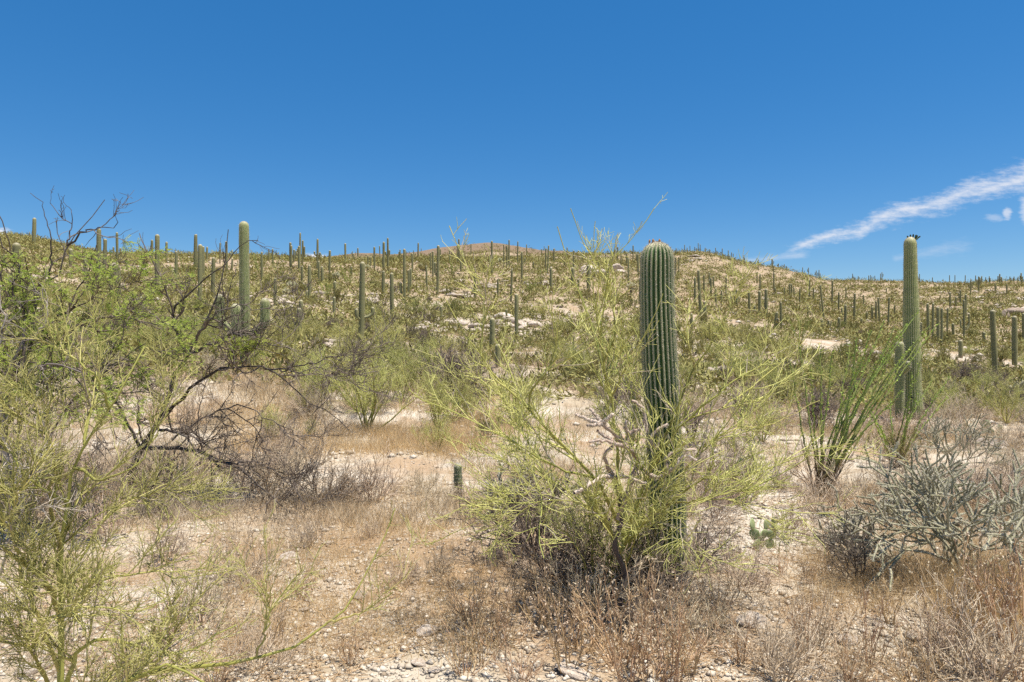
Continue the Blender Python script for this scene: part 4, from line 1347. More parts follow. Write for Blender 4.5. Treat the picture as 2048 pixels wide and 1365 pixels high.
for k in range(4):      # green twiggy palo verde bushes, about 2 m
    r_ = np.random.default_rng(200 + k)
    lb, tg, P0, P1, P2, P3 = shrub_geo(r_, 10 + k, 0.75, (1.3, 2.1), 0.022, 8, 6, (0.5, 1.0), (0.2, 0.5), 0.005, 0.3, 3, (0.08, 0.25))
    variant('palo', [('stems', lb.mesh('palo_stems', M['pv_limb'])), ('twigs', tg.mesh('palo_twigs', M['pv_twig']))])
for k in range(3):      # far palo verde: coarser, denser
    r_ = np.random.default_rng(230 + k)
    lb, tg, P0, P1, P2, P3 = shrub_geo(r_, 12, 0.8, (1.2, 2.0), 0.03, 9, 7, (0.4, 0.9), (0.25, 0.5), 0.011, 0.3, 0)
    leaf_on(tg, P2, 3, 0.10, 0.025, r_)
    variant('palo_far', [('stems', lb.mesh('far_stems', M['dark_wood'])), ('twigs', tg.mesh('far_twigs', M['pv_far']))])
for k in range(3):      # creosote: darker olive with small leaves
    r_ = np.random.default_rng(250 + k)
    lb, tg, P0, P1, P2, P3 = shrub_geo(r_, 14, 0.7, (0.9, 1.5), 0.012, 7, 5, (0.3, 0.7), (0.12, 0.3), 0.0045, 0.35, 0)
    leaf_on(tg, P2, 7, 0.03, 0.014, r_)
    leaf_on(tg, P1, 6, 0.03, 0.014, r_, (0.3, 1))
    variant('creosote', [('stems', lb.mesh('creosote_stems', M['dark_wood'])), ('twigs', tg.mesh('creosote_twigs', M['olive']))])
for k in range(4):      # low grey bare shrubs
    r_ = np.random.default_rng(270 + k)
    lb, tg, P0, P1, P2, P3 = shrub_geo(r_, 20, 0.95, (0.35, 0.62), 0.0055, 5, 4, (0.12, 0.3), (0.06, 0.18), 0.0030, 0.25, 0, zig=0.16)
    variant('grey', [('stems', lb.mesh('grey_stems', M['grey_twig'])), ('twigs', tg.mesh('grey_twigs', M['grey_twig']))])
for k in range(4):      # dry brown weeds with pale heads
    r_ = np.random.default_rng(290 + k)
    lb, tg, P0, P1, P2, P3 = shrub_geo(r_, 15, 0.7, (0.3, 0.62), 0.0045, 4, 2, (0.1, 0.24), (0.04, 0.1), 0.0026, 0.4, 0, zig=0.15)
    hd = Geo()
    leaf_on(hd, P2, 2, 0.016, 0.009, r_, (0.6, 1.0))
    leaf_on(hd, P1, 3, 0.014, 0.007, r_, (0.5, 1.0))
    variant('weed', [('stems', lb.mesh('weed_stems', M['brown_twig'])), ('twigs', tg.mesh('weed_twigs', M['brown_twig'])), ('seed_heads', hd.mesh('weed_heads', M['head']))])
for k in range(3):      # separate tall dry stalks
    r_ = np.random.default_rng(350 + k)
    lb, tg, P0, P1, P2, P3 = shrub_geo(r_, 8, 0.45, (0.45, 0.75), 0.0042, 4, 2, (0.12, 0.3), (0.04, 0.09), 0.0027, 0.5, 0, zig=0.10, ang=(18, 40))
    hd = Geo()
    leaf_on(hd, P2, 3, 0.018, 0.011, r_, (0.7, 1.0))
    variant('stalk', [('stems', lb.mesh('stalk_stems', M['stalk'])), ('twigs', tg.mesh('stalk_twigs', M['stalk'])), ('seed_heads', hd.mesh('stalk_heads', M['head']))])
for k in range(2):      # tangled dark dead shrub
    r_ = np.random.default_rng(310 + k)
    lb, tg, P0, P1, P2, P3 = shrub_geo(r_, 13, 0.95, (0.7, 1.3), 0.014, 7, 6, (0.3, 0.7), (0.12, 0.35), 0.004, 0.1, 2, (0.06, 0.15), zig=0.3)
    variant('dead', [('stems', lb.mesh('dead_stems', M['dark_wood'])), ('twigs', tg.mesh('dead_twigs', M['mesq_twig']))])
for k in range(3):      # leafy mesquite bush
    r_ = np.random.default_rng(330 + k)
    lb, tg, P0, P1, P2, P3 = shrub_geo(r_, 10, 0.8, (1.0, 1.8), 0.025, 8, 5, (0.4, 0.9), (0.2, 0.45), 0.006, 0.2, 0, zig=0.2)
    lf = Geo()
    leaf_on(lf, P2, 12, 0.05, 0.016, r_)
    leaf_on(lf, P1, 10, 0.05, 0.016, r_, (0.3, 1))
    variant('mesq', [('stems', lb.mesh('mesq_stems', M['mesq_bark'])), ('twigs', tg.mesh('mesq_twigs', M['mesq_twig'])), ('leaves', lf.mesh('mesq_leaves', M['mesq_leaf']))])

NAMES = {'stalk': ('dry_stalks', 'weed'), 'palo': ('palo_verde_bush', 'bush'), 'palo_far': ('palo_verde_bush', 'bush'), 'creosote': ('creosote_bush', 'bush'), 'grey': ('grey_shrub', 'shrub'),
         'weed': ('dry_weed', 'weed'), 'dead': ('dead_shrub', 'shrub'), 'mesq': ('mesquite_bush', 'bush')}
sr = np.random.default_rng(77)


def plant(kind, u=None, v=None, D=None, size=1.0, label='', group=None, k=None, sz=None, x=None):
    nm, cat = NAMES[kind]
    if D is None:
        D = hit(u, v)
        if D is None:
            return None
    if x is None:
        x = (u - CU) / F * D
    o = link(nm, None, loc=(x, D, gz1(x, D)), rz=sr.uniform(0, 6.28), scale=(size, size, size * (sz or 1.0)))
    o.empty_display_size = 0.2
    tag(o, label, cat, group)
    vs = VAR[kind]
    for pn, me in vs[int(sr.integers(len(vs))) if k is None else k % len(vs)]:
        c = link(pn, me, o)
        if pn != 'stems':
            c['kind'] = 'stuff'
    return o


# placed one by one: kind, u, base v, height px, label
PLACED = [
    ('palo', 735, 862, 215, 'round olive palo verde in the middle ground left of centre'),
    ('palo', 545, 880, 90, 'small palo verde bush behind the arching mesquite branches'),
    ('palo', 1035, 850, 120, 'palo verde bush behind the left limbs of the big palo verde'),
    ('creosote', 975, 880, 85, 'olive bush left behind the big palo verde'),
    ('palo', 1525, 885, 110, 'palo verde bush left of the ocotillo, on pale soil'),
    ('creosote', 1470, 915, 80, 'olive bush behind the lower right limbs of the palo verde'),
    ('creosote', 620, 880, 60, 'small olive bush in the ochre grass'),
    ('palo', 640, 800, 120, 'palo verde bush behind the bare mesquite branch tips'),
    ('palo', 875, 905, 95, 'small thin palo verde bush above the young saguaro'),
    ('palo', 900, 845, 130, 'palo verde bush below the dead dark tree'),
    ('palo', 850, 770, 130, 'palo verde bush left of the dead dark tree'),
    ('palo', 560, 720, 110, 'palo verde bush right of the three-armed saguaro foot'),
    ('palo', 690, 700, 75, 'palo verde bush at the foot of the banded saguaro'),
    ('palo', 780, 720, 90, 'yellowish palo verde bush right of the banded saguaro'),
    ('palo', 1480, 780, 130, 'palo verde bush behind the right branches near white rocks'),
    ('creosote', 1690, 775, 125, 'dark twiggy creosote left of the budded saguaro'),
    ('creosote', 1640, 760, 100, 'creosote bush left of another under the tilted saguaro'),
    ('creosote', 1740, 745, 85, 'creosote bush close left of the short curled saguaro'),
    ('palo', 1560, 735, 90, 'palo verde bush under the leaning short saguaro'),
    ('palo', 1500, 700, 80, 'palo verde bush under the upright trio'),
    ('palo', 1430, 690, 80, 'palo verde bush at the foot of the stout short saguaro'),
    ('mesq', 835, 636, 48, 'bright green mesquite bush right of the sturdy slope saguaro'),
    ('mesq', 870, 625, 26, 'low green mesquite bush beside the short dark saguaro'),
    ('dead', 850, 650, 30, 'reddish dead shrub below the bright green mesquite bush'),
    ('dead', 905, 800, 130, 'tangled dead dark tree in the middle ground left of the palo verde'),
    ('dead', 1720, 1165, 130, 'charred looking dead stump shrub left of the right cholla'),
    ('dead', 1930, 775, 62, 'dark rounded dead shrub right of the budded saguaro'),
    ('dead', 1700, 800, 60, 'small black dead shrub behind the ocotillo wands'),
    ('dead', 1985, 790, 50, 'thin dead shrub at the foot of the tall right-edge saguaro'),
    ('creosote', 1800, 935, 130, 'dense greyish dead-looking bush behind the second ocotillo'),
    ('mesq', 250, 640, 75, 'green mesquite bush behind the left mesquite, below the pale-domed saguaro'),
    ('mesq', 380, 690, 90, 'green mesquite bush behind the forked dark trunk'),
    ('mesq', 150, 680, 100, 'green mesquite bush low behind the left mesquite'),
    ('mesq', 60, 640, 90, 'green mesquite bush at the far left edge'),
    ('palo', 288, 536, 58, 'rounded pale green palo verde on the left skyline'),
    ('palo', 180, 620, 80, 'palo verde bush under the tall banded left pair'),
    ('palo', 330, 580, 60, 'palo verde bush under the short slope saguaro at left'),
    ('palo', 480, 600, 60, 'palo verde bush behind the three-armed saguaro'),
    ('creosote', 1930, 870, 45, 'low olive bush on reddish soil at right'),
    ('creosote', 1170, 600, 42, 'olive bush under the long pale outcrop'),
    ('palo', 1085, 640, 55, 'palo verde bush right of the white ledges'),
    ('grey', 745, 1005, 118, 'dense rounded grey shrub in the open left of the young saguaro'),
    ('grey', 640, 1000, 110, 'grey shrub left of the dense rounded grey one'),
    ('grey', 560, 960, 100, 'pale grey shrub behind the arching mesquite branch'),
    ('grey', 850, 990, 70, 'small grey shrub between the dense one and the young saguaro'),
    ('grey', 690, 1000, 90, 'loose grey shrub in front of the ochre grass'),
    ('grey', 880, 1010, 60, 'low grey shrub at the foot of the young saguaro'),
    ('grey', 970, 1010, 70, 'grey shrub right of the young saguaro'),
    ('grey', 1560, 980, 60, 'grey shrub left of the ocotillo foot'),
    ('grey', 1580, 1080, 90, 'sprawling grey shrub in front of the ocotillo foot'),
    ('grey', 1430, 1040, 80, 'grey shrub right of the thick saguaro'),
    ('grey', 1480, 1180, 120, 'bare grey shrub between the saguaro and the prickly pear'),
    ('grey', 1120, 1180, 160, 'dense dead grey shrub under the left of the palo verde'),
    ('grey', 1050, 1100, 130, 'grey shrub under the left tips of the palo verde'),
    ('grey', 1180, 1230, 150, 'grey shrub in the shade at the palo verde foot'),
    ('grey', 1300, 1255, 110, 'grey shrub just in front of the thick saguaro'),
    ('grey', 1400, 1290, 130, 'tangled grey shrub right of the saguaro foot'),
    ('grey', 1560, 1375, 170, 'dark wiry shrub at the bottom, right of centre'),
    ('grey', 1640, 1290, 120, 'dry shrub at lower right below the dead stump'),
    ('grey', 800, 1170, 60, 'small dry shrub on gravel below the grey scrub'),
    ('grey', 880, 1150, 70, 'dry grey shrub left of the palo verde shade'),
    ('grey', 620, 1095, 70, 'dead twig heap at the end of the arching mesquite branch'),
    ('grey', 740, 1075, 50, 'brown twig clump on gravel right of the arching branch'),
    ('grey', 480, 1160, 110, 'dry shrub right of the foreground palo verde stem'),
    ('grey', 400, 1250, 140, 'dry shrub at lower left among green twigs'),
    ('grey', 330, 1120, 100, 'dry grey shrub in shade under the left mesquite'),
    ('grey', 210, 1080, 120, 'dim grey shrub behind the foreground palo verde stem'),
    ('grey', 520, 1340, 130, 'dry shrub at the bottom left of centre'),
    ('grey', 1980, 1380, 240, 'tall dry shrub at the bottom right corner'),
    ('grey', 1880, 1330, 150, 'dry shrub at lower right beside the grey stone'),
    ('dead', 1150, 1185, 190, 'dark tangled dead shrub under the left half of the big palo verde'),
    ('dead', 1290, 1185, 150, 'dead twiggy shrub at the foot of the palo verde trunk'),
    ('dead', 1070, 1110, 190, 'dead shrub under the left tips of the big palo verde'),
    ('dead', 1400, 1130, 110, 'dead shrub close right of the thick saguaro'),
    ('grey', 1225, 1190, 180, 'tall dry grey shrub hiding the palo verde trunk'),
    ('grey', 1340, 1205, 150, 'dry grey shrub at the right foot of the thick saguaro'),
    ('palo', 1190, 1190, 330, 'low bushy palo verde sprouts left of the trunk'),
    ('palo', 1300, 1180, 300, 'low bushy palo verde sprouts hiding the saguaro foot'),
    ('stalk', 1130, 1345, 210, 'orange dry stalks at the bottom left of the tallest weed'),
    ('stalk', 1255, 1372, 260, 'tallest orange dry stalks at the bottom centre'),
    ('stalk', 1345, 1385, 240, 'orange dry stalks at the bottom, right of the tallest'),
    ('stalk', 960, 1330, 170, 'orange dry stalks left of the shaded gravel'),
    ('stalk', 1035, 1225, 150, 'orange dry stalks in front of the dead shrub on the left'),
    ('stalk', 1440, 1260, 150, 'orange dry stalks right of the saguaro foot'),
    ('stalk', 1610, 1330, 180, 'orange dry stalks right of the dark wiry shrub'),
    ('stalk', 1740, 1330, 160, 'orange dry stalks left of the grey stone at lower right'),
    ('stalk', 1900, 1300, 220, 'orange dry stalks below the large cholla'),
    ('stalk', 1990, 1290, 240, 'orange dry stalks near the right edge under the cholla'),
    ('stalk', 2040, 1360, 260, 'orange dry stalks in the bottom right corner'),
    ('stalk', 560, 1290, 120, 'orange dry stalks beside the long green branch'),
    ('stalk', 330, 1300, 150, 'orange dry stalks among the lime twigs at lower left'),
    ('weed', 940, 1250, 150, 'brown dry weed clump left of the palo verde shade'),
    ('weed', 1000, 1290, 170, 'tall brown weed clump at lower centre'),
    ('weed', 1080, 1260, 160, 'brown weed clump in front of the dead grey shrub'),
    ('weed', 1160, 1300, 190, 'tall orange-brown weed below the palo verde'),
    ('weed', 1240, 1330, 230, 'tallest orange-brown weed at lower centre'),
    ('weed', 1300, 1370, 230, 'orange-brown weed at the bottom right of centre'),
    ('weed', 1380, 1350, 170, 'brown weed right of the tallest one'),
    ('weed', 930, 1350, 170, 'wiry brown weed at the bottom, left of centre'),
    ('weed', 1040, 1370, 140, 'brown weed at the bottom edge near the centre'),
    ('weed', 1480, 1330, 150, 'brown weed left of the dark wiry shrub'),
    ('weed', 1780, 1250, 120, 'brown weed below the right cholla'),
    ('weed', 1940, 1260, 190, 'straw-coloured weed under the right cholla'),
    ('weed', 2030, 1240, 210, 'straw-coloured weed at the right edge'),
    ('weed', 1840, 1380, 190, 'dry weed at the bottom below the grey stone'),
    ('weed', 1700, 1370, 160, 'dry weed at the bottom right of the dark wiry shrub'),
    ('weed', 700, 1330, 120, 'dry weed left of the flat beige slab'),
    ('weed', 430, 1375, 150, 'dry weed at the bottom left'),
    ('weed', 250, 1370, 150, 'dry weed under the foreground green limb'),
    ('weed', 600, 1200, 90, 'dry weed beside the broad chalky rock'),
    ('weed', 1620, 1170, 90, 'dry weed left of the charred stump'),
    ('weed', 1560, 1150, 70, 'dry weed on the bare pinkish soil at right'),
]
HGT = {'stalk': 0.72, 'palo': 2.15, 'palo_far': 2.1, 'creosote': 1.75, 'grey': 0.62, 'weed': 0.68, 'dead': 1.15, 'mesq': 1.9}
for i_, (kd, u, v, hp, lab) in enumerate(PLACED):
    D_ = hit(u, v) if v < 1365 else 3003.0 / (v - CV)
    if D_ is None:
        D_ = crest(u)[0]
    plant(kd, u, D=D_, size=(0.82 if kd in ('palo', 'creosote') else 1.0) * hp / F * D_ / HGT[kd], label=lab, k=i_)

# scattered over the slope
TXT = {
    'palo_far': 'scattered pale green palo verde bush on the hillside',
    'creosote': 'scattered olive creosote bush on the hillside',
    'grey': 'scattered low grey bare shrub on the slope',
    'dead': 'scattered dark dead shrub on the slope',
    'palo': 'scattered yellow-green palo verde bush on the near slope',
}


def scatter(kind, n, d0, d1, s0, s1, clump, seed, power=1.0, sz=None, u0=-60, u1=2110):
    r_ = np.random.default_rng(seed)
    m = 0
    tries = 0
    while m < n and tries < n * 12:
        tries += 1
        D_ = d0 * (d1 / d0) ** (r_.random() ** power)
        u_ = r_.uniform(u0, u1)
        x_ = (u_ - CU) / F * D_
        if vnoise(np.array([x_ * 0.13]), np.array([D_ * 0.13]), seed)[0] + 0.5 * vnoise(np.array([x_ * 0.4]), np.array([D_ * 0.4]), seed + 1)[0] < clump:
            continue
        zg_ = gz1(x_, D_)
        vb_ = CV - (zg_ - EYE) / D_ * F
        h_ = hit(u_, vb_ - 8)
        if h_ is not None and h_ < D_ * 0.85:
            continue
        plant(kind, D=D_, x=x_, size=r_.uniform(s0, s1), label=TXT[kind], group=TXT[kind] + 's', sz=sz)
        m += 1


scatter('palo_far', 175, 36, 330, 0.35, 0.9, 0.0, 501, 0.8)
scatter('creosote', 250, 24, 270, 0.35, 0.9, -0.05, 502, 0.8, sz=0.8)
scatter('palo', 95, 13, 60, 0.28, 0.68, 0.05, 503, 0.9)
scatter('grey', 215, 8.0, 50, 0.6, 1.6, -0.2, 504, 1.15)
scatter('dead', 60, 13, 90, 0.4, 1.0, -0.1, 505, 0.9)

# far scrub that reads as one mass: coarse clumps of blades
gs_ = Geo()
r_ = np.random.default_rng(611)
n_ = 34000
t_ = r_.random(n_) ** 0.72
D_ = 20 * (520 / 20) ** t_
u_ = r_.uniform(-80, 2130, n_)
x_ = (u_ - CU) / F * D_
cl = vnoise(x_ * 0.07, D_ * 0.07, 3) + 0.6 * vnoise(x_ * 0.25, D_ * 0.25, 4)
kp = (cl > -0.25) & ((D_ < 380) | (r_.random(n_) < 0.35))
vv_ = CV - (ground_z(x_, D_) - EYE) / D_ * F
for cu, cv, su, sv, _n, _p, _l in LEDGE[:9]:        # the bare ledges carry no brush
    kp &= ~((np.abs(u_ - cu) < su * 0.6) & (vv_ - cv < sv * 1.0) & (vv_ - cv > -sv * 0.5) & (r_.random(len(u_)) < 0.7))
x_, D_ = x_[kp], D_[kp]
n_ = len(x_)
z_ = ground_z(x_, D_)
sc_ = r_.uniform(0.5, 1.6, n_) * np.clip(0.42 + D_ / 170, 0.45, 2.0)
B_ = 19
idx = np.repeat(np.arange(n_), B_)
d = norm(r_.normal(size=(len(idx), 3)) * np.array([1, 1, 0.5]) + np.array([0, 0, 0.75]))
off = d * (sc_[idx] * (0.05 + 0.75 * r_.random(len(idx))))[:, None]
pos = np.stack([x_, D_, z_], 1)[idx] + off
tn = np.clip(np.repeat(r_.random(n_), B_) * 0.6 + r_.random(len(idx)) * 0.4, 0, 1)
blades(gs_, pos, norm(d + r_.normal(size=d.shape) * 0.6), sc_[idx] * 0.34, sc_[idx] * 0.12, r_, tint=tn)
tag(link('hillside_scrub', gs_.mesh('hillside_scrub', M['scrub_green'])), 'thin far scrub covering the hillside and ridges', 'scrub', kind='stuff')

# ochre dry grass
gg_ = Geo()
r_ = np.random.default_rng(622)


def grass(n, d0, d1, h0, h1, wid, clump, u0=-60, u1=2110, per=16, seed=31, fl=0.16):
    t_ = r_.random(n)
    D_ = d0 * (d1 / d0) ** t_
    u_ = r_.uniform(u0, u1, n)
    x_ = (u_ - CU) / F * D_
    k_ = (vnoise(x_ * 0.35, D_ * 0.35, seed) + 0.5 * vnoise(x_ * 1.1, D_ * 1.1, seed + 1)) > clump
    x_, D_ = x_[k_], D_[k_]
    idx = np.repeat(np.arange(len(x_)), per)
    wx = x_[idx] + r_.normal(size=len(idx)) * fl
    wy = D_[idx] + r_.normal(size=len(idx)) * fl
    z_ = ground_z(wx, wy) - 0.01
    d = norm(r_.normal(size=(len(idx), 3)) * np.array([0.5, 0.5, 0.15]) + np.array([0, 0, 1.0]))
    blades(gg_, np.stack([wx, wy, z_], 1), d, r_.uniform(h0, h1, len(idx)), wid, r_)


grass(1500, 12.5, 24, 0.12, 0.4, 0.007, -0.3, 440, 1010, 26, fl=0.22)
grass(500, 14, 30, 0.12, 0.35, 0.009, -0.2, 1500, 2100, 24, fl=0.25)
grass(1500, 8, 16, 0.08, 0.3, 0.0055, -0.02, per=24, seed=43, fl=0.16)
grass(1600, 14, 34, 0.15, 0.4, 0.009, 0.02, per=22, fl=0.25)
grass(4200, 30, 120, 0.2, 0.5, 0.02, 0.0, per=16, fl=0.4)
grass(1500, 90, 300, 0.35, 0.7, 0.06, 0.05, per=14, fl=0.9)
grass(500, 5.5, 8.5, 0.08, 0.3, 0.003, -0.05, 1600, 2100, 24, fl=0.1)
grass(900, 4.6, 12, 0.04, 0.16, 0.0025, 0.05, per=18, fl=0.12)
grass(900, 4.8, 10, 0.06, 0.24, 0.0032, -0.05, 420, 1020, 22, seed=83, fl=0.13)
grass(110, 5.0, 6.6, 0.2, 0.5, 0.004, -0.6, 1880, 2110, 34, fl=0.12)
tag(link('dry_grass', gg_.mesh('dry_grass', M['straw'])), 'ochre dry grass growing between the shrubs', 'grass', kind='stuff')

gg2_, gg_ = gg_, Geo()
grass(1000, 4.3, 9, 0.05, 0.30, 0.0036, 0.02, per=20, seed=57, fl=0.11)
grass(3600, 8, 20, 0.08, 0.4, 0.006, -0.08, per=22, seed=61, fl=0.2)
grass(5500, 18, 70, 0.15, 0.5, 0.014, -0.12, per=20, seed=67, fl=0.3)
tag(link('low_dry_scrub', gg_.mesh('low_dry_scrub', M['scrub_dry'])), 'low dry grey-brown scrub covering the ground between the plants', 'scrub', kind='stuff')

# fallen twigs and litter on the near ground
gl_ = Geo()
n_ = 32000
D_ = 3.8 * (16 / 3.8) ** r_.random(n_)
u_ = r_.uniform(-80, 2130, n_)
x_ = (u_ - CU) / F * D_
k_ = fbm(x_ * 0.9, D_ * 0.9, 91, 3) > -0.05 - 0.2 * r_.random(n_)
x_, D_ = x_[k_], D_[k_]
a_ = r_.uniform(0, 6.28, len(x_))
ln_ = r_.uniform(0.03, 0.16, len(x_))
dx_, dy_ = np.cos(a_) * ln_, np.sin(a_) * ln_
p0 = np.stack([x_, D_, ground_z(x_, D_) + r_.uniform(0.002, 0.02, len(x_))], 1)
p1 = np.stack([x_ + dx_, D_ + dy_, ground_z(x_ + dx_, D_ + dy_) + r_.uniform(0.002, 0.04, len(x_))], 1)
pm = (p0 + p1) / 2 + r_.normal(size=p0.shape) * 0.008 + np.array([0, 0, 0.006])
add_tubes(gl_, np.stack([p0, p1], 1), np.full((len(x_), 2), 0.0016) * r_.uniform(0.6, 1.8, (len(x_), 1)), 3, rng=r_)
tag(link('fallen_twigs', gl_.mesh('fallen_twigs', M['brown_twig'])), 'fallen dry twigs littering the gravel', 'litter', kind='stuff')

# ------------------------------------------------------------------ the trees and cacti in front


def limb_set(specs, n=16, jit=0.006, rng=RNG):
    """specs: (list of (u, v, D), r0, r1) -> P (N,n,3), R (N,n)"""
    P, R = [], []
    for pts, r0, r1 in specs:
        P.append(smooth_path([pt(*p) for p in pts], n, jit, rng))
        R.append(r1 + (r0 - r1) * (1 - np.linspace(0, 1, n)) ** 1.5)
    return np.stack(P), np.stack(R)


def rooted(name, x, y):
    o = link(name, None, loc=(x, y, gz1(x, y)))
    o.empty_display_size = 0.3
    return o


def build(o, name, g_, material, smooth_=False, stuff=False):
    """geometry given in world coordinates, parented to a root that stands at its own place"""
    me = g_.mesh(name, material, smooth_)
    c = link(name, me, o)
    me.transform(__import__('mathutils').Matrix.Translation(-o.location))
    if stuff:
        c['kind'] = 'stuff'
    return c


def add_limbs(o, P, R, material, k=7):
    for i in range(len(P)):
        g_ = Geo()
        add_tubes(g_, P[i:i + 1], R[i:i + 1], k, 0.08)
        build(o, 'limb' if i else 'trunk', g_, material, True)


def palo_verde(name, root, specs, label, l1, l2, l3, seed, tw=0.0028, L1=(0.35, 0.8), L2=(0.15, 0.42), L3=(0.05, 0.16), up=0.28, keep=None):
    rng = np.random.default_rng(seed)
    P, R = limb_set(specs, 16, 0.006, rng)
    o = rooted(name, *root)
    tag(o, label, 'tree')
    add_limbs(o, P, R, M['pv_limb'])

    def thin(P_, R_, f=1.0):
        if keep is None:
            return P_, R_
        k_ = rng.random(len(P_)) < keep(P_[:, P_.shape[1] // 2]) ** f
        return P_[k_], R_[k_]
    g_ = Geo()
    P1, R1 = grow(P, R, l1, (0.25, 1.0), L1, (20, 50), up, 6, (tw * 2.2, tw * 0.9), 0.10, rng=rng)
    P1, R1 = thin(P1, R1)
    add_tubes(g_, P1, R1, 4, rng=rng)
    Pe, Re = grow(P, R, l2, (0.3, 1.0), L2, (30, 65), up, 5, (tw * 1.3, tw * 0.6), 0.12, rng=rng)
    P2, R2 = grow(P1, R1, l2, (0.1, 1.0), L2, (25, 60), up * 0.8, 5, (tw * 1.2, tw * 0.55), 0.12, rng=rng)
    P2 = np.concatenate([P2, Pe])
    R2 = np.concatenate([R2, Re])
    P2, R2 = thin(P2, R2, 0.4)
    add_tubes(g_, P2, R2, 3, rng=rng)
    P3, R3 = grow(P2, R2, l3, (0.1, 1.0), L3, (25, 60), up * 0.4, 3, (tw * 0.8, tw * 0.4), 0.12, rng=rng)
    P3, R3 = thin(P3, R3, 0.2)
    add_tubes(g_, P3, R3, 3, rng=rng)
    build(o, 'crown', g_, M['pv_twig'], stuff=True)
    return o


A = 5.75
xb, yb = pt(1250, 1200, A)[:2]
palo_verde('palo_verde_tree', (xb, yb), [
    ([(1250, 1205, A), (1245, 1060, A), (1236, 930, 5.7), (1222, 800, 5.7), (1200, 715, 5.75), (1178, 640, 5.8), (1150, 560, 5.85), (1115, 455, 5.9)], 0.024, 0.004),
    ([(1222, 800, 5.7), (1206, 725, 5.6), (1196, 650, 5.6), (1186, 560, 5.6), (1192, 440, 5.6)], 0.013, 0.003),
    ([(1206, 725, 5.6), (1230, 660, 5.5), (1215, 560, 5.5), (1235, 468, 5.5)], 0.009, 0.002),
    ([(1245, 1060, A), (1195, 960, 5.5), (1140, 908, 5.4), (1066, 829, 5.3), (1000, 765, 5.3), (960, 709, 5.3), (925, 660, 5.35), (890, 600, 5.4)], 0.020, 0.004),
    ([(960, 709, 5.3), (966, 660, 5.3), (974, 610, 5.3), (968, 560, 5.3)], 0.010, 0.003),
    ([(1066, 829, 5.3), (1058, 790, 5.25), (1090, 745, 5.2), (1110, 700, 5.2), (1104, 620, 5.2), (1110, 560, 5.25)], 0.011, 0.003),
    ([(1195, 960, 5.5), (1110, 935, 5.2), (1040, 890, 5.1), (960, 850, 5.1), (900, 820, 5.15)], 0.012, 0.003),
    ([(1250, 1090, A), (1290, 960, 6.0), (1340, 855, 5.9), (1388, 735, 5.9), (1414, 698, 5.9), (1446, 643, 5.9), (1475, 595, 5.95), (1515, 515, 6.0)], 0.020, 0.003),
    ([(1388, 735, 5.9), (1378, 690, 5.8), (1365, 640, 5.8), (1370, 580, 5.8)], 0.009, 0.002),
    ([(1290, 960, 6.0), (1340, 880, 5.7), (1380, 838, 5.6), (1446, 816, 5.6), (1506, 808, 5.65), (1560, 770, 5.7), (1620, 730, 5.8)], 0.013, 0.003),
    ([(1380, 838, 5.6), (1420, 800, 5.5), (1480, 755, 5.5), (1540, 720, 5.6), (1580, 665, 5.7)], 0.010, 0.002),
    ([(1250, 1090, A), (1330, 1010, 5.6), (1417, 950, 5.4), (1451, 953, 5.4), (1536, 938, 5.5), (1620, 905, 5.6), (1700, 890, 5.7)], 0.014, 0.003),
    ([(1250, 1090, A), (1275, 1010, 5.4), (1300, 960, 5.3), (1310, 880, 5.25), (1300, 800, 5.3)], 0.012, 0.003),
    ([(1250, 1130, A), (1210, 1040, 5.3), (1140, 1000, 5.0), (1060, 1010, 4.9), (1000, 1060, 4.95)], 0.011, 0.002),
    ([(1250, 1130, A), (1290, 1040, 5.2), (1330, 1020, 5.0), (1380, 1060, 4.9), (1400, 1110, 4.9)], 0.010, 0.002),
    ([(1245, 1060, A), (1260, 950, 6.0), (1280, 860, 6.2), (1260, 760, 6.3), (1290, 680, 6.4)], 0.012, 0.003),
    ([(1330, 1010, 5.6), (1400, 900, 5.5), (1470, 860, 5.5), (1540, 850, 5.6), (1640, 800, 5.7)], 0.010, 0.002),
    ([(1330, 1010, 5.6), (1420, 1000, 5.2), (1490, 1010, 5.1), (1550, 1050, 5.1)], 0.009, 0.002),
    ([(1446, 816, 5.6), (1520, 760, 6.0), (1600, 690, 6.3), (1650, 620, 6.5)], 0.008, 0.002),
    ([(1110, 935, 5.2), (1050, 990, 5.0), (1015, 1000, 5.0), (990, 1060, 5.0)], 0.008, 0.002),
    ([(1140, 908, 5.4), (1090, 860, 5.6), (1040, 850, 5.8), (980, 800, 5.9), (920, 760, 6.0)], 0.009, 0.002),
    ([(1222, 800, 5.7), (1250, 740, 5.4), (1290, 690, 5.3), (1320, 640, 5.3)], 0.008, 0.002),
    ([(1250, 1110, A), (1180, 1020, 6.0), (1100, 960, 6.3), (1020, 930, 6.5), (960, 900, 6.6)], 0.012, 0.003),
], 'big airy palo verde with yellow-green twigs wrapped round the thick saguaro', 11, 9, 5, 901, tw=0.0038, L1=(0.35, 0.95),
    keep=lambda p: np.where((p[:, 2] > 1.75) & (np.abs(p[:, 0] - xh + 0.06) < 0.24) & (p[:, 1] < 6.2), 0.06, np.where(p[:, 2] > 3.12, 0.0, np.where(p[:, 2] > 2.7, 0.42, np.clip(1.1 - 0.55 * np.maximum(p[:, 2] - 1.3, 0), 0.30, 1.0))) * np.where((p[:, 0] < -0.2) | (p[:, 0] > 2.1), 0.45, 1.0)))

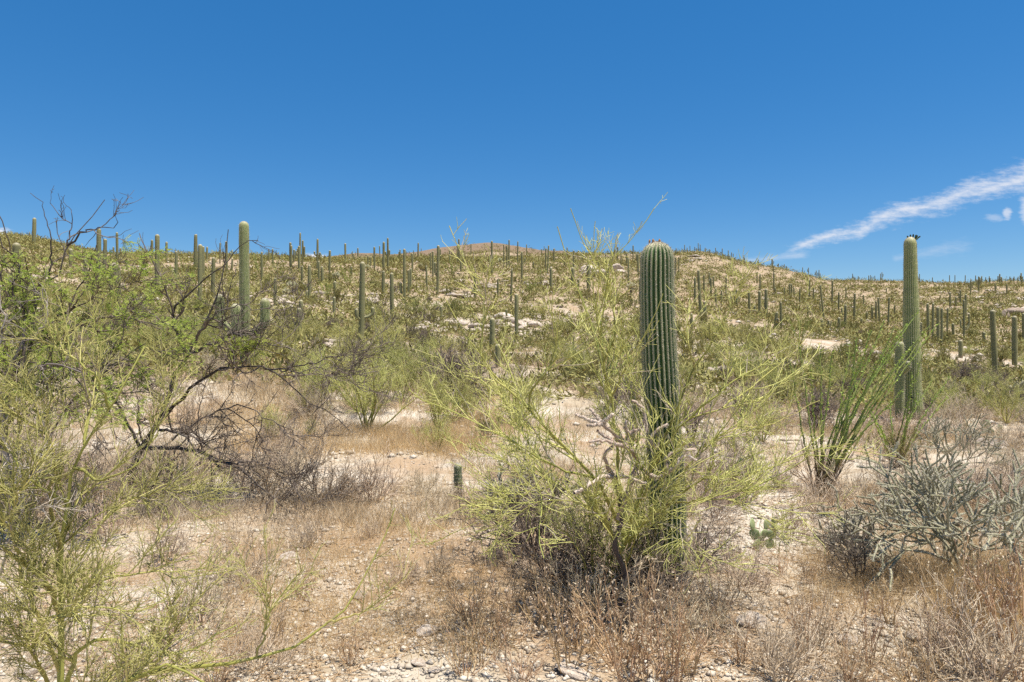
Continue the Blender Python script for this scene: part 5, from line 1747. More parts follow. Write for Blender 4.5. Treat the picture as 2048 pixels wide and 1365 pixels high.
# the near palo verde cut by the lower left of the view
B = 3.5
xb, yb = pt(120, 1500, B)[:2]
palo_verde('palo_verde_tree', (xb, yb), [
    ([(118, 1560, B), (122, 1400, B), (122, 1240, B), (121, 1100, B), (135, 1003, B), (148, 937, B), (169, 890, B), (219, 819, B), (255, 760, B), (290, 690, 3.6)], 0.022, 0.004),
    ([(121, 1240, B), (95, 1165, 3.3), (45, 1130, 3.2), (0, 1088, 3.1), (-60, 1030, 3.1)], 0.015, 0.005),
    ([(122, 1420, B), (160, 1300, 3.3), (230, 1280, 3.2), (300, 1300, 3.15), (380, 1300, 3.2), (470, 1250, 3.3)], 0.016, 0.003),
    ([(122, 1420, B), (60, 1300, 3.2), (0, 1282, 3.1), (-70, 1270, 3.1)], 0.014, 0.004),
    ([(140, 1420, B), (300, 1345, 3.3), (430, 1330, 3.3), (512, 1318, 3.3), (565, 1297, 3.35), (624, 1281, 3.4), (651, 1248, 3.45), (694, 1214, 3.5), (734, 1139, 3.6), (769, 1080, 3.7), (790, 1016, 3.8)], 0.017, 0.003),
    ([(651, 1248, 3.45), (720, 1225, 3.4), (780, 1180, 3.4), (822, 1140, 3.45)], 0.006, 0.0015),
    ([(122, 1240, B), (190, 1165, 3.3), (250, 1150, 3.2), (320, 1142, 3.2), (365, 1160, 3.2), (430, 1110, 3.2)], 0.010, 0.002),
    ([(121, 1100, B), (100, 1010, 3.4), (110, 920, 3.4), (80, 840, 3.4), (60, 770, 3.45)], 0.012, 0.003),
    ([(135, 1003, B), (60, 960, 3.3), (20, 900, 3.3), (-30, 850, 3.3)], 0.010, 0.003),
    ([(169, 890, B), (180, 800, 3.6), (165, 730, 3.6), (190, 660, 3.7)], 0.008, 0.002),
    ([(300, 1345, 3.3), (360, 1250, 3.2), (400, 1190, 3.2), (470, 1130, 3.3)], 0.008, 0.002),
    ([(512, 1318, 3.3), (540, 1230, 3.3), (520, 1160, 3.3)], 0.006, 0.002),
    ([(122, 1350, B), (60, 1200, 3.4), (30, 1100, 3.4), (60, 1000, 3.5), (40, 900, 3.6)], 0.012, 0.003),
    ([(148, 937, B), (210, 960, 3.3), (270, 930, 3.3), (320, 860, 3.4), (340, 780, 3.5)], 0.009, 0.002),
    ([(122, 1240, B), (180, 1080, 3.7), (250, 1010, 3.8), (330, 980, 3.8), (390, 1000, 3.8)], 0.010, 0.002),
    ([(60, 1300, 3.2), (100, 1240, 3.0), (180, 1210, 2.9), (260, 1230, 2.9), (330, 1200, 2.9)], 0.008, 0.002),
    ([(45, 1130, 3.2), (20, 1040, 3.1), (60, 960, 3.1), (110, 880, 3.2)], 0.008, 0.002),
    ([(219, 819, B), (190, 750, 3.4), (120, 700, 3.4), (90, 640, 3.5)], 0.007, 0.002),
    ([(130, 1420, B), (200, 1390, 3.0), (340, 1330, 2.9), (420, 1380, 2.9), (500, 1420, 2.9)], 0.014, 0.004),
], 'near palo verde with lime-yellow stems cut off by the lower left corner', 15, 10, 5, 902, tw=0.0024, L1=(0.2, 0.5), L2=(0.1, 0.26), L3=(0.04, 0.11), up=0.16,
    keep=lambda p: np.clip(1.1 - 0.9 * np.maximum(p[:, 2] - 1.3, 0), np.where(p[:, 0] < -1.95, 0.36, 0.12), 1.0) * np.where(p[:, 0] > -1.55, 0.2, 0.9))

# grey dead branches tangled in it at the left edge
rng = np.random.default_rng(77)
P, R = limb_set([
    ([(-40, 1240, 3.6), (10, 1120, 3.4), (48, 1020, 3.4), (40, 950, 3.4), (0, 880, 3.4), (-40, 840, 3.4)], 0.010, 0.003),
    ([(10, 1120, 3.4), (30, 1040, 3.3), (80, 1015, 3.3), (130, 1020, 3.3)], 0.006, 0.002),
    ([(48, 1020, 3.4), (20, 940, 3.3), (50, 890, 3.3)], 0.006, 0.002),
    ([(0, 880, 3.4), (40, 905, 3.3), (90, 900, 3.3)], 0.005, 0.002)], 14, 0.006, rng)
xb, yb = pt(-40, 1500, 3.6)[:2]
o = rooted('dead_branch', xb, yb)
tag(o, 'bleached grey dead branches at the left edge among lime twigs', 'branch')
P[0, 0] = [xb, yb, gz1(xb, yb) - 0.03]
P[0, 1] = (P[0, 0] + P[0, 2]) / 2
add_limbs(o, P, R, M['seed'], 5)
g_ = Geo()
P1, R1 = grow(P, R, 9, (0.2, 1), (0.1, 0.35), (25, 60), 0.05, 5, (0.003, 0.001), 0.15, rng=rng)
add_tubes(g_, P1, R1, 3, rng=rng)
P2, R2 = grow(P1, R1, 5, (0.2, 1), (0.05, 0.15), (25, 60), 0.0, 3, (0.0018, 0.0008), 0.15, rng=rng)
add_tubes(g_, P2, R2, 3, rng=rng)
build(o, 'twigs', g_, M['seed'], stuff=True)


def mesquite(root, specs, label, l1, l2, seed, leafy, top=3.2, tw=0.0046):
    rng = np.random.default_rng(seed)
    P, R = limb_set(specs, 18, 0.014, rng)
    o = rooted('mesquite_tree', *root)
    tag(o, label, 'tree')
    add_limbs(o, P, R, M['mesq_bark'])
    g_ = Geo()
    Pb, Rb = grow(P, R, 4, (0.15, 0.95), (0.6, 1.5), (25, 65), 0.06, 18, (0.018, 0.005), 0.16, rng=rng)
    k_ = rng.random(len(Pb)) < np.where(Pb[:, -1, 2] > top, 0.12, 1.0)
    Pb, Rb = Pb[k_], Rb[k_]
    add_tubes(g_, Pb, Rb, 5, 0.15, rng=rng)
    P, R = np.concatenate([P, Pb]), np.concatenate([R, Rb])
    l1 = max(3, int(l1 * 0.45))
    P1, R1 = grow(P, R, l1, (0.2, 1.0), (0.25, 0.8), (25, 60), 0.12, 7, (tw * 1.8, tw * 0.7), 0.2, rng=rng)
    k_ = rng.random(len(P1)) < np.where(P1[:, -1, 2] > top, 0.22, 1.0)
    P1, R1 = P1[k_], R1[k_]
    add_tubes(g_, P1, R1, 4, 0.15, rng=rng)
    P2, R2 = grow(P1, R1, l2, (0.1, 1.0), (0.12, 0.4), (30, 65), 0.12, 5, (tw * 1.1, tw * 0.5), 0.22, rng=rng)
    add_tubes(g_, P2, R2, 3, rng=rng)
    k_ = rng.random(len(P2)) < np.where(P2[:, -1, 2] > top, 0.3, 0.8)
    P2, R2 = P2[k_], R2[k_]
    # short knobbly spurs
    P3, R3 = grow(P2, R2, 4, (0.1, 1.0), (0.015, 0.05), (40, 80), 0.1, 3, (tw * 0.7, tw * 0.5), 0.2, rng=rng)
    add_tubes(g_, P3, R3, 3, rng=rng)
    build(o, 'crown', g_, M['mesq_twig'], stuff=True)
    # feathery leaves: pinnae carrying small leaflets
    sel = P2[leafy(P2[:, 2])]
    if len(sel):
        N = len(sel)
        pin, _ = grow(sel, np.full(sel.shape[:2], 0.002), 6, (0.1, 1.0), (0.06, 0.12), (40, 80), -0.02, 4, (0.001, 0.0005), 0.1, rng=rng, droop=0.05)
        n0 = len(pin)
        idx = np.repeat(np.arange(n0), 18)
        f_ = np.tile(np.linspace(0.08, 1.0, 9).repeat(2), n0) * 3
        i0 = np.clip(f_.astype(int), 0, 2)
        w_ = (f_ - i0)[:, None]
        p = pin[idx, i0] * (1 - w_) + pin[idx, i0 + 1] * w_
        T_ = norm(pin[idx, i0 + 1] - pin[idx, i0])
        sd = norm(np.cross(T_, np.array([0.05, 0.1, 1.0]))) * np.tile([1, -1], n0 * 9)[:, None]
        d = norm(T_ * 0.55 + sd + rng.normal(size=p.shape) * 0.15)
        gl = Geo()
        leaflets(gl, p, d, 0.021, 0.008, rng, tint=np.repeat(rng.random(n0), 18))
        build(o, 'leaves', gl, M['mesq_leaf'], stuff=True)
    return o


xb, yb = pt(262, 968, 10.5)[:2]
mesquite((xb, yb), [
    ([(258, 975, 10.5), (280, 895, 10.4), (318, 845, 10.3), (345, 770, 10.1), (372, 715, 10), (398, 665, 10), (424, 622, 10), (440, 570, 10), (450, 520, 10), (459, 458, 10)], 0.060, 0.006),
    ([(372, 715, 10), (352, 665, 9.8), (343, 624, 9.8), (351, 611, 9.8), (382, 582, 9.8), (411, 558, 9.8), (448, 532, 9.8), (488, 487, 9.8), (518, 483, 9.8)], 0.026, 0.005),
    ([(390, 690, 10), (411, 650, 9.7), (433, 627, 9.6), (475, 610, 9.6), (520, 622, 9.6), (560, 605, 9.6)], 0.022, 0.005),
    ([(372, 715, 10), (420, 690, 9.6), (480, 668, 9.4), (540, 690, 9.3), (590, 700, 9.3)], 0.022, 0.005),
    ([(318, 845, 10.3), (400, 762, 9.8), (450, 735, 9.6), (512, 732, 9.4), (551, 747, 9.3), (575, 768, 9.2), (602, 792, 9.2), (636, 816, 9.1), (662, 829, 9.1), (700, 862, 9.0)], 0.030, 0.005),
    ([(530, 738, 9.4), (590, 735, 9.3), (626, 726, 9.3), (680, 713, 9.3), (725, 713, 9.3)], 0.014, 0.004),
    ([(560, 740, 9.4), (600, 745, 9.2), (640, 735, 9.2), (680, 750, 9.2)], 0.011, 0.003),
    ([(280, 895, 10.4), (350, 898, 10.0), (400, 905, 9.7), (450, 925, 9.4), (500, 955, 9.1), (550, 1000, 8.8), (590, 1035, 8.6), (630, 1055, 8.4)], 0.038, 0.007),
    ([(318, 860, 10.3), (364, 869, 9.6), (390, 898, 9.3), (422, 924, 9.1), (427, 964, 9.0), (440, 1010, 8.9)], 0.024, 0.006),
    ([(262, 950, 10.4), (285, 993, 9.4), (332, 1009, 9.0), (365, 1055, 8.6)], 0.024, 0.006),
    ([(345, 880, 9.9), (420, 830, 9.5), (480, 815, 9.4), (540, 840, 9.2), (610, 900, 9.1)], 0.018, 0.005),
    ([(280, 895, 10.4), (240, 820, 10.2), (215, 760, 10.0), (190, 700, 9.9), (200, 620, 9.9)], 0.026, 0.006),
    ([(450, 925, 9.4), (520, 930, 9.2), (570, 960, 9.0), (610, 1010, 8.8)], 0.014, 0.004),
], 'leaning dark-trunked mesquite with bare thorny branches arching to the ground', 12, 7, 911, lambda p: (p[:, 2] > 2.0) & (p[:, 2] < 3.1) & ((p[:, 0] < -4.3) | ((p[:, 2] < 2.25) & (p[:, 0] < -3.3))) & (RNG.random(len(p)) < 0.33))

xb, yb = pt(40, 1060, 8.2)[:2]
C_ = 8.2
mesquite((xb, yb), [
    ([(30, 1070, C_), (10, 900, C_), (15, 790, C_), (45, 715, C_), (60, 690, 8.1), (79, 574, 8.0), (119, 548, 8.0), (135, 492, 8.0), (160, 465, 8.0), (185, 430, 8.0), (209, 398, 8.0)], 0.055, 0.004),
    ([(135, 492, 8.0), (175, 462, 7.9), (200, 457, 7.9), (228, 447, 7.9), (236, 420, 7.9)], 0.013, 0.003),
    ([(135, 492, 8.0), (143, 450, 8.1), (145, 426, 8.1), (132, 410, 8.1), (126, 392, 8.1)], 0.010, 0.002),
    ([(100, 560, 8.0), (102, 480, 7.9), (92, 440, 7.9), (80, 404, 7.9), (62, 388, 7.9)], 0.012, 0.003),
    ([(45, 715, C_), (53, 650, 7.8), (32, 603, 7.7), (26, 574, 7.7), (40, 542, 7.7), (21, 511, 7.7), (0, 482, 7.7), (-20, 440, 7.7)], 0.024, 0.005),
    ([(15, 790, C_), (49, 700, 7.7), (48, 664, 7.7)], 0.028, 0.018),
    ([(15, 790, C_), (75, 730, 7.8), (140, 738, 7.7), (168, 752, 7.7), (210, 800, 7.6)], 0.026, 0.006),
    ([(60, 690, 8.1), (110, 640, 7.9), (160, 610, 7.8), (215, 590, 7.8), (270, 560, 7.9)], 0.022, 0.004),
    ([(60, 690, 8.1), (130, 665, 8.2), (190, 640, 8.3), (260, 640, 8.4), (330, 650, 8.5)], 0.022, 0.004),
    ([(10, 850, C_), (70, 800, 7.6), (120, 780, 7.4), (170, 800, 7.3)], 0.022, 0.005),
    ([(30, 1000, C_), (90, 900, 8.0), (130, 820, 8.0), (180, 770, 8.1), (240, 720, 8.2), (290, 690, 8.3)], 0.028, 0.005),
    ([(10, 900, C_), (-30, 780, 7.8), (-60, 660, 7.8), (-50, 560, 7.8)], 0.03, 0.006),
], 'leafy feathery green mesquite at the left edge with bare twigs against the sky', 9, 7, 912, lambda p: (p[:, 2] < 3.5) & (p[:, 2] > 1.2) & (RNG.random(len(p)) < 0.7), top=3.35)

rng = np.random.default_rng(78)
P, R = limb_set([
    ([(20, 1075, 7.4), (8, 900, 7.4), (5, 800, 7.4), (18, 740, 7.4), (45, 690, 7.4), (52, 640, 7.4)], 0.040, 0.012),
    ([(18, 740, 7.4), (47, 727, 7.3), (48, 666, 7.3)], 0.022, 0.014),
    ([(8, 820, 7.4), (75, 735, 7.2), (140, 738, 7.1), (168, 752, 7.1)], 0.022, 0.008),
    ([(5, 800, 7.4), (-10, 720, 7.3), (10, 650, 7.3), (-5, 590, 7.3)], 0.02, 0.006),
    ([(45, 690, 7.4), (80, 660, 7.3), (95, 620, 7.3), (85, 580, 7.3)], 0.014, 0.004),
    ([(8, 850, 7.4), (50, 790, 7.2), (80, 830, 7.1), (85, 880, 7.1)], 0.018, 0.006)], 16, 0.012, rng)
xb, yb = pt(20, 1075, 7.4)[:2]
o = rooted('dead_snag', xb, yb)
tag(o, 'weathered grey dead snag with broken stubs inside the left mesquite', 'snag')
add_limbs(o, P, R, M['snag'], 6)
g_ = Geo()
P1, R1 = grow(P, R, 7, (0.2, 1), (0.2, 0.7), (25, 65), 0.05, 7, (0.006, 0.002), 0.2, rng=rng)
add_tubes(g_, P1, R1, 4, 0.1, rng=rng)
P2, R2 = grow(P1, R1, 4, (0.2, 1), (0.08, 0.25), (25, 65), 0.0, 4, (0.003, 0.0012), 0.2, rng=rng)
add_tubes(g_, P2, R2, 3, rng=rng)
build(o, 'twigs', g_, M['snag'], stuff=True)

# ------------------------------------------------------------------ chollas


def cholla_geo(o, P, R, body_mat, spine=True, k=7, rng=RNG, name='stem', spine_len=0.02, per=26):
    n = P.shape[1]
    Rm = R * (1 + 0.13 * np.sin(np.arange(n) * 2.6)[None, :])
    g_ = Geo()
    add_tubes(g_, P, Rm, k, 0.16, rng=rng)
    build(o, name, g_, body_mat)
    if spine:
        N = len(P)
        idx = np.repeat(np.arange(N), per)
        f_ = rng.random(len(idx)) * (n - 1)
        i0 = np.clip(f_.astype(int), 0, n - 2)
        w_ = (f_ - i0)[:, None]
        p = P[idx, i0] * (1 - w_) + P[idx, i0 + 1] * w_
        T_ = norm(P[idx, i0 + 1] - P[idx, i0])
        q = rng.normal(size=p.shape)
        q = norm(q - (q * T_).sum(1, keepdims=True) * T_)
        p = p + q * (R[idx, i0])[:, None]
        gsp = Geo()
        for kk in range(3):
            blades(gsp, p, norm(q + rng.normal(size=p.shape) * 0.7), spine_len, 0.0022, rng)
        build(o, 'spines', gsp, M['cholla_spine'], stuff=True)


def cholla_grow(foot, starts, rng, depth=5, L=(0.16, 0.28), r=0.016, bend=(25, 60), up=0.22, fork=(1, 3), npts=9, decay=0.86):
    """jointed branching: each joint carries one to three more"""
    P, R = [], []
    front_ = [(np.array(foot, float), norm(np.array(d, float)), 0) for d in starts]
    while front_:
        p, d, lv = front_.pop()
        ln = rng.uniform(*L) * (decay ** lv)
        rad = r * (0.93 ** lv)
        q = [p]
        dd = d.copy()
        for k in range(npts - 1):
            dd = norm(dd + rng.normal(size=3) * 0.06 + np.array([0, 0, up * 0.04]))
            q.append(q[-1] + dd * ln / (npts - 1))
        P.append(q)
        rr2 = np.full(npts, rad)
        rr2[-1] *= 0.6
        rr2[0] *= 0.8
        R.append(rr2)
        if lv < depth:
            for _ in range(int(rng.integers(fork[0], fork[1] + 1))):
                t_ = npts - 1 if rng.random() < 0.6 else int(rng.integers(npts // 2, npts))
                pr = rng.normal(size=3)
                pr = norm(pr - pr.dot(dd) * dd)
                a = math.radians(rng.uniform(*bend))
                nd = norm(math.cos(a) * dd + math.sin(a) * pr + np.array([0, 0, up]))
                if q[t_][2] < foot[2] + 0.12:
                    nd[2] = abs(nd[2]) + 0.2
                    nd = norm(nd)
                front_.append((q[t_], nd, lv + 1))
    return np.array(P), np.array(R)


def cholla(u, v, label, seed, starts, name='staghorn_cholla', mat='cholla', D=None, **kw):
    rng = np.random.default_rng(seed)
    D = D or hit(u, v)
    x = (u - CU) / F * D
    o = rooted(name, x, D)
    tag(o, label, 'cactus')
    sp_kw = {k_: kw.pop(k_) for k_ in ('per', 'spine_len') if k_ in kw}
    P, R = cholla_grow((x, D, gz1(x, D) - 0.03), starts, rng, **kw)
    cholla_geo(o, P, R, M[mat], True, 6, rng, **sp_kw)
    return o


cholla(1950, 1165, 'large grey-green staghorn cholla with tangled spiny stems at right', 921,
       [(-0.9, -0.1, 0.55), (-0.5, 0.3, 0.8), (0.1, -0.2, 1), (0.6, 0.2, 0.8), (-0.7, -0.5, 0.6), (0.3, 0.6, 0.7), (-0.2, 0.5, 0.9), (0.9, -0.2, 0.6), (-0.95, 0.35, 0.4)],
       depth=5, L=(0.28, 0.43), r=0.0115, up=0.10, fork=(1, 3), decay=0.86, per=40, spine_len=0.016)
cholla(1800, 1130, 'low staghorn cholla spreading left of the large one', 922,
       [(-0.9, -0.1, 0.5), (-0.3, 0.3, 0.8), (0.5, -0.2, 0.7), (-0.6, -0.4, 0.6), (-0.9, 0.3, 0.3)],
       depth=5, L=(0.18, 0.30), r=0.0105, up=0.06, fork=(1, 3), decay=0.86, per=34, spine_len=0.014)
cholla(1890, 955, 'thin-stemmed cholla behind the large one, right of the second ocotillo', 923,
       [(-0.7, -0.1, 0.7), (0, 0.3, 1), (0.6, -0.2, 0.8), (0.3, -0.4, 0.9)],
       depth=5, L=(0.22, 0.36), r=0.010, up=0.18, fork=(1, 3), decay=0.85, per=24, spine_len=0.014)
cholla(1090, 1050, 'dull green cholla in shade at the left of the big palo verde', 924,
       [(-0.7, -0.2, 0.8), (0, 0.3, 1), (0.6, -0.2, 0.8), (-0.3, -0.4, 0.9), (-0.9, 0.2, 0.5)],
       depth=5, L=(0.18, 0.30), r=0.013, up=0.16, fork=(1, 3), decay=0.86, per=24, spine_len=0.014)

# the pinkish half-dead cholla inside the palo verde, limb by limb
rng = np.random.default_rng(931)


def q7(x, y, D):
    return (1024 + x * 0.2638, 700 + y * 0.2638, D)


E = 5.45
P, R = limb_set([
    ([(1240, 1212, E), (1250, 1150, 5.5), (1229, 1090, 5.4), (1244, 1030, E), (1228, 957, E)], 0.017, 0.014),
    ([(1236, 1040, E), (1268, 950, E), (1275, 919, E), q7(870, 740, 5.35), q7(800, 660, 5.3), q7(690, 560, 5.25)], 0.017, 0.013),
    ([q7(690, 560, 5.25), q7(620, 570, 5.2), q7(570, 575, 5.2)], 0.012, 0.009),
    ([q7(690, 560, 5.25), q7(580, 530, 5.25), q7(480, 490, 5.3)], 0.012, 0.009),
    ([q7(690, 560, 5.25), q7(640, 500, 5.3), q7(590, 440, 5.35)], 0.012, 0.008),
    ([q7(690, 560, 5.25), q7(740, 510, 5.2), q7(770, 485, 5.2)], 0.011, 0.009),
    ([q7(870, 740, 5.35), q7(780, 710, 5.2), q7(700, 690, 5.15), q7(590, 695, 5.1)], 0.013, 0.008),
    ([q7(780, 710, 5.2), q7(700, 650, 5.2), q7(640, 610, 5.2)], 0.011, 0.008),
    ([(1228, 957, E), q7(735, 900, 5.3), q7(700, 800, 5.2), q7(770, 730, 5.2)], 0.014, 0.010),
    ([(1228, 957, E), q7(700, 960, 5.2), q7(590, 1020, 5.1), q7(480, 1085, 5.0)], 0.017, 0.012),
    ([(1228, 957, E), q7(850, 960, 5.3), q7(940, 990, 5.2), q7(1020, 1020, 5.1)], 0.014, 0.009),
    ([(1275, 919, E), q7(1010, 620, 5.6), q7(1010, 520, 5.6), q7(980, 430, 5.6), q7(910, 385, 5.6)], 0.013, 0.008),
    ([q7(870, 740, 5.35), q7(890, 640, 5.4), q7(960, 600, 5.4), q7(1005, 530, 5.4)], 0.012, 0.008),
    ([(1275, 930, E), q7(1080, 960, 5.3), q7(1175, 945, 5.2), q7(1170, 840, 5.2), q7(1250, 760, 5.2), q7(1400, 762, 5.2)], 0.014, 0.009),
    ([q7(1175, 945, 5.2), q7(1240, 880, 5.1), q7(1300, 810, 5.1), q7(1405, 835, 5.1)], 0.011, 0.008),
    ([q7(890, 640, 5.4), q7(860, 590, 5.3), q7(870, 530, 5.3)], 0.010, 0.008),
    ([q7(1100, 750, 5.35), q7(1050, 680, 5.3), q7(1110, 600, 5.3), q7(1180, 560, 5.3)], 0.011, 0.008),
], 22, 0.004, rng)
xb, yb = pt(1238, 1210, E)[:2]
o = rooted('staghorn_cholla', xb, yb)
tag(o, 'pinkish half-dead staghorn cholla tangled in the middle of the big palo verde', 'cactus')
cholla_geo(o, P[:1], R[:1] * 1.3, M['dark_wood'], False, 8, rng, name='trunk')
cholla_geo(o, P[1:], R[1:] * 1.25, M['cholla_dead'], True, 7, rng, per=120, spine_len=0.013)


# pale fuzzy teddy-bear chollas
def teddy(u, v, hpx, label, seed):
    rng = np.random.default_rng(seed)
    D = hit(u, v)
    x = (u - CU) / F * D
    s_ = hpx / F * D
    o = rooted('teddy_bear_cholla', x, D)
    tag(o, label, 'cactus')
    z = gz1(x, D)
    g_ = Geo()
    add_tubes(g_, np.array([[(x, D, z - 0.05), (x, D, z + s_ * 0.3), (x + 0.02, D, z + s_ * 0.6)]]), np.array([[s_ * 0.07, s_ * 0.06, s_ * 0.05]]), 7, 0.1, rng=rng)
    build(o, 'trunk', g_, M['dark_wood'])
    n = 46
    d = norm(rng.normal(size=(n, 3)) * np.array([1, 1, 0.7]) + np.array([0, 0, 0.35]))
    p = np.array([x, D, z + s_ * 0.55]) + d * s_ * rng.uniform(0.08, 0.28, (n, 1))
    e = norm(d + rng.normal(size=d.shape) * 0.35 + np.array([0, 0, 0.35]))
    P = p[:, None, :] + e[:, None, :] * (np.linspace(0, 1, 6) * s_ * 0.22)[None, :, None]
    R = np.array([0.6, 1, 1.1, 1.05, 0.8, 0.2])[None] * s_ * 0.045 * np.ones((n, 1))
    g_ = Geo()
    add_tubes(g_, P, R, 6, 0.25, rng=rng)
    idx = np.repeat(np.arange(n), 60)
    f_ = rng.integers(0, 6, len(idx))
    q = norm(rng.normal(size=(len(idx), 3)))
    blades(g_, P[idx, f_] + q * R[idx, f_][:, None] * 0.9, q, s_ * 0.05, s_ * 0.008, rng)
    build(o, 'joints', g_, M['teddy'], stuff=True)


for u, v, h, lab, sd in [
    (2037, 808, 48, 'pale yellow teddy bear cholla cut by the right edge', 1),
    (585, 592, 30, 'pale fuzzy cholla left of the small mid slope saguaro with stubby arms', 2),
    (572, 598, 22, 'dark-trunked fuzzy cholla on pale rock, right of the three-armed saguaro', 3),
    (672, 568, 24, 'whitish cholla thicket right of the cross-shaped saguaro', 4),
    (735, 545, 16, 'small fuzzy cholla behind the banded saguaro', 5),
    (840, 540, 14, 'small yellowish cholla near the foot of the brown hill', 6),
    (1470, 612, 28, 'yellowish fuzzy cholla right of the looping-arm cluster', 7),
    (1262, 590, 26, 'fuzzy cholla left of the thick foreground saguaro, on bare soil', 8),
    (1000, 532, 16, 'yellow cholla below the hill top', 9),
    (1905, 672, 10, 'tiny yellowish cholla on the right slope', 10),
]:
    teddy(u, v, h, lab, 940 + sd)


# ------------------------------------------------------------------ ocotillos
def ocotillo(u, v, tips, label, seed, D=None, r=0.014, leaf=0.038, wig=0.02, per=120, sag=0.045):
    rng = np.random.default_rng(seed)
    D = D or hit(u, v)
    x = (u - CU) / F * D
    o = rooted('ocotillo', x, D)
    tag(o, label, 'shrub')
    foot = np.array([x, D, gz1(x, D) - 0.04])
    P = []
    for (tu, tv, dD) in tips:
        e = pt(tu, tv, D + dD)
        f0 = foot + np.array([rng.normal() * 0.075, rng.normal() * 0.075, 0])
        m = (f0 + e) / 2 + np.array([-(e - f0)[0] * sag, 0, np.linalg.norm(e - f0) * 0.02]) + rng.normal(size=3) * 0.03
        q = smooth_path([f0, f0 * 0.75 + e * 0.25 + (m - (f0 + e) / 2) * 0.7, m, f0 * 0.25 + e * 0.75 + (m - (f0 + e) / 2) * 0.6, e], 22, wig * 0.35, rng)
        P.append(q)
    P = np.array(P)
    R = np.linspace(r * 1.25, r * 0.45, 22)[None] * rng.uniform(0.8, 1.15, (len(P), 1))
    for i in range(len(P)):
        g_ = Geo()
        V_, Q_ = tubes(P[i:i + 1], R[i:i + 1], 5, 0.12, rng)
        g_.add(V_, Q=Q_, tint=np.repeat(np.clip((np.linspace(0, 1, 22) - 0.15) * 3.0, 0, 1), 5))
        w_ = build(o, 'wand', g_, M['oco_stem'])
        gl = Geo()
        leaf_on(gl, P[i:i + 1], per, leaf, leaf * 0.42, rng, (0.22, 1.0), 1.1)
        lo = build(o, 'leaves', gl, M['oco_leaf'], stuff=True)
        lo.parent = w_
    return o


tips1 = [(1878, 646, 0.3), (1839, 620, 0.2), (1812, 648, 0.0), (1789, 697, -0.2), (1770, 640, 0.5), (1739, 686, -0.3), (1722, 700, 0.3), (1800, 660, 0.6), (1850, 668, 0.5),
         (1598, 687, 0.3), (1641, 698, 0.1), (1580, 720, 0.4), (1806, 780, -0.6), (1700, 690, 0.7), (1760, 720, -0.5), (1745, 660, 0.1), (1825, 690, -0.2), (1665, 700, 0.2), (1860, 650, 0.0), (1790, 655, -0.3), (1715, 675, -0.1), (1620, 730, -0.3)]
ocotillo(1640, 992, tips1, 'fan-shaped ocotillo with bright green leafy wands sweeping to the right', 951)
tips2 = [(1848, 700, 0.0), (1900, 752, 0.1), (1823, 745, -0.1), (1835, 786, -0.3), (1895, 795, 0.4), (1720, 790, 0.3), (1745, 830, -0.2), (1760, 850, -0.4), (1780, 800, 0.5), (1865, 760, 0.5)]
ocotillo(1795, 935, tips2, 'second smaller ocotillo in front of the budded saguaro', 952)
ocotillo(1215, 775, [(1150, 560, 0.3), (1240, 680, -0.3), (1258, 690, 0.3), (1200, 640, 0.2), (1228, 660, 0.0), (1262, 712, 0.5), (1180, 640, 0.0)], 'thick-wanded ocotillo seen behind the palo verde, left of the thick saguaro', 953, r=0.03, leaf=0.05)
for k, (u, v, h, lab) in enumerate([
    (697, 578, 45, 'small upright ocotillo right of the cross-shaped saguaro'),
    (655, 600, 40, 'bare pale ocotillo below the clean single saguaro'),
    (370, 600, 85, 'green ocotillo in front of the left skyline, beside the tall slope saguaro'),
    (1085, 575, 50, 'green ocotillo near the twin saguaros'),
    (1060, 590, 34, 'fanned green ocotillo right of the bump-armed saguaro'),
    (905, 560, 45, 'ocotillo in brush left below the hill top'),
    (520, 560, 60, 'skyline ocotillo right of the three-armed trunk'),
    (1345, 600, 60, 'ocotillo just right of the thick foreground saguaro crown'),
    (1600, 690, 60, 'ocotillo on the right slope below the grove'),
    (560, 560, 50, 'thin ocotillo on the skyline near the brown-footed saguaro'),
]):
    rr2 = np.random.default_rng(960 + k)
    D_ = hit(u, v)
    ocotillo(u, v, [(u + rr2.uniform(-0.45, 0.45) * h, v - h * rr2.uniform(0.75, 1.05), rr2.uniform(-0.6, 0.6)) for _ in range(11)], lab, 970 + k, r=0.02, leaf=0.06, per=70)

# ------------------------------------------------------------------ prickly pears


def pad_mesh():
    nl, nm = 9, 14
    th = np.linspace(0, PI, nl)
    ph = np.arange(nm) * 2 * PI / nm
    T_, P_ = np.meshgrid(th, ph, indexing='ij')
    X = np.sin(T_) * np.cos(P_)
    Y = np.sin(T_) * np.sin(P_)
    Z = np.cos(T_)
    w = 0.5 * (1 - 0.22 * (-Z)) * 0.86
    V = np.stack([X * w, Y * 0.09, 0.5 + Z * 0.5], -1)
    i = np.arange(nl - 1)[:, None] * nm
    a = np.arange(nm)[None, :]
    b = (a + 1) % nm
    Q = np.stack([i + a, i + nm + a, i + nm + b, i + b], -1).reshape(-1, 4)
    g_ = Geo()
    g_.add(V.reshape(-1, 3), Q=Q, tint=RNG.random(nl * nm))
    return g_.mesh('pad', M['pear'], True)


PAD = pad_mesh()


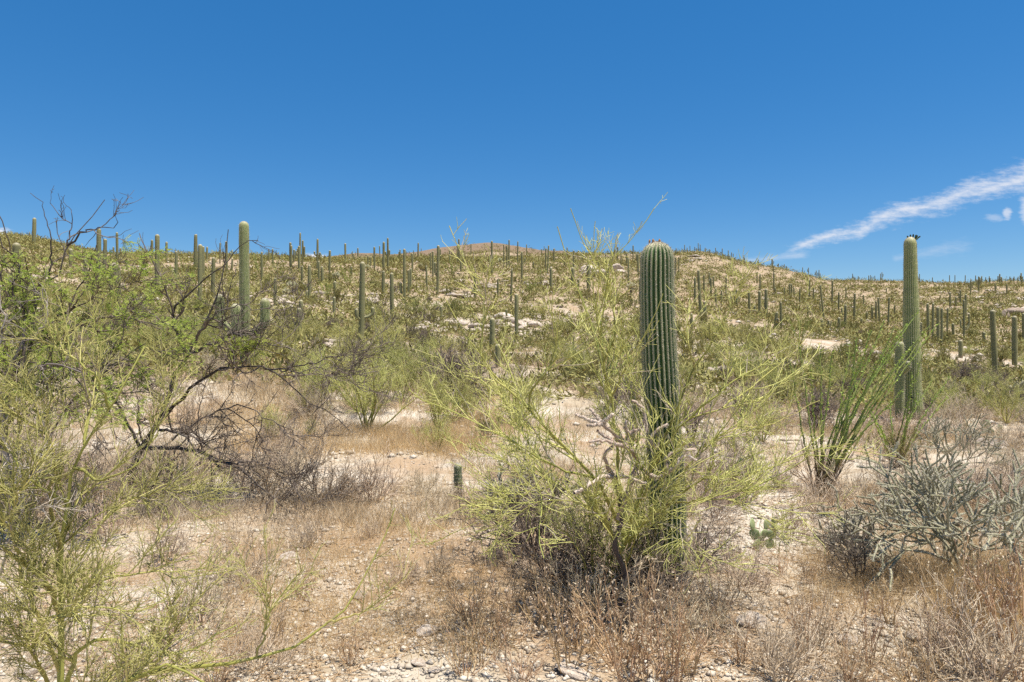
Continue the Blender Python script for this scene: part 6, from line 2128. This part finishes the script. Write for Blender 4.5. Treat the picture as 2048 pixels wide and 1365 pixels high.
def prickly_pear(u, v, n, size, label, seed, spread=0.25):
    rng = np.random.default_rng(seed)
    D = hit(u, v)
    x = (u - CU) / F * D
    o = rooted('prickly_pear', x, D)
    tag(o, label, 'cactus')
    base = []
    for k in range(n):
        if k < max(2, n // 3):
            p = np.array([rng.normal() * spread, rng.normal() * spread * 0.6, -0.03])
            a = rng.uniform(-0.5, 0.5)
        else:
            bp, ba, bs = base[int(rng.integers(len(base)))]
            p = bp + np.array([math.sin(ba), 0, math.cos(ba)]) * bs * 0.9
            a = ba + rng.uniform(-0.7, 0.7)
        s_ = size * rng.uniform(0.75, 1.15)
        c = link('pad', PAD, o, loc=p, scale=(s_, s_, s_))
        c.rotation_euler = (rng.uniform(-0.3, 0.3), a, rng.uniform(-0.9, 0.9))
        base.append((p, a, s_))


prickly_pear(1500, 1098, 10, 0.12, 'low blue-green prickly pear clump right of the thick saguaro', 981, 0.16)
prickly_pear(1540, 1060, 3, 0.12, 'two or three prickly pear pads beside the flat pinkish slab', 982, 0.1)
prickly_pear(1990, 872, 4, 0.2, 'lone prickly pear on reddish soil near the right edge', 983, 0.08)
prickly_pear(318, 585, 5, 0.45, 'prickly pear at the foot of the tall single saguaro at left', 984, 0.2)

# ------------------------------------------------------------------ labels of the scattered bushes: name each by the saguaro it grows next to
LAND = []
for s_ in SAG:
    t_ = s_[5].split(',')[0].strip()
    if len(t_.split()) <= 10:
        LAND.append((s_[0], (s_[1] + s_[2]) / 2, s_[2], t_))
LAND += [(490, 590, 720, 'tall saguaro with three low rounded arms'), (1826, 650, 830, 'tall saguaro with dark buds'), (1315, 700, 1170, 'thick dark green foreground saguaro'),
         (916, 955, 990, 'knee-high young saguaro'), (905, 720, 800, 'tangled dead dark tree'), (1640, 850, 990, 'fan-shaped ocotillo'), (330, 800, 950, 'leaning dark-trunked mesquite'), (1900, 1000, 1160, 'large staghorn cholla')]
PRE = {'dead': 'dark bare dead shrub', 'palo_far': 'pale green palo verde bush', 'creosote': 'olive creosote bush', 'grey': 'low grey bare shrub', 'palo': 'yellow-green palo verde bush'}
used = set()
for kd in TXT:
    for o in [q for q in scene.objects if q.get('group') == TXT[kd] + 's']:
        D_ = o.location.y
        u_ = CU + o.location.x / D_ * F
        v_ = CV - (o.location.z - EYE) / D_ * F
        order = sorted(LAND, key=lambda l: (l[0] - u_) ** 2 + (l[2] - v_) ** 2)
        for l in order[:16]:
            du, dv = u_ - l[0], v_ - l[2]
            side = 'left' if du < 0 else 'right'
            if abs(dv) > 1.6 * abs(du):
                rel = 'straight below the' if dv > 0 else 'straight up the slope from the'
            elif abs(du) > 1.6 * abs(dv):
                rel = side + ' of the'
            else:
                rel = ('below and ' if dv > 0 else 'above and ') + side + ' of the'
            txt = PRE[kd] + ' ' + rel + ' ' + l[3]
            if txt not in used and len(txt.split()) <= 16:
                used.add(txt)
                o['label'] = txt
                break
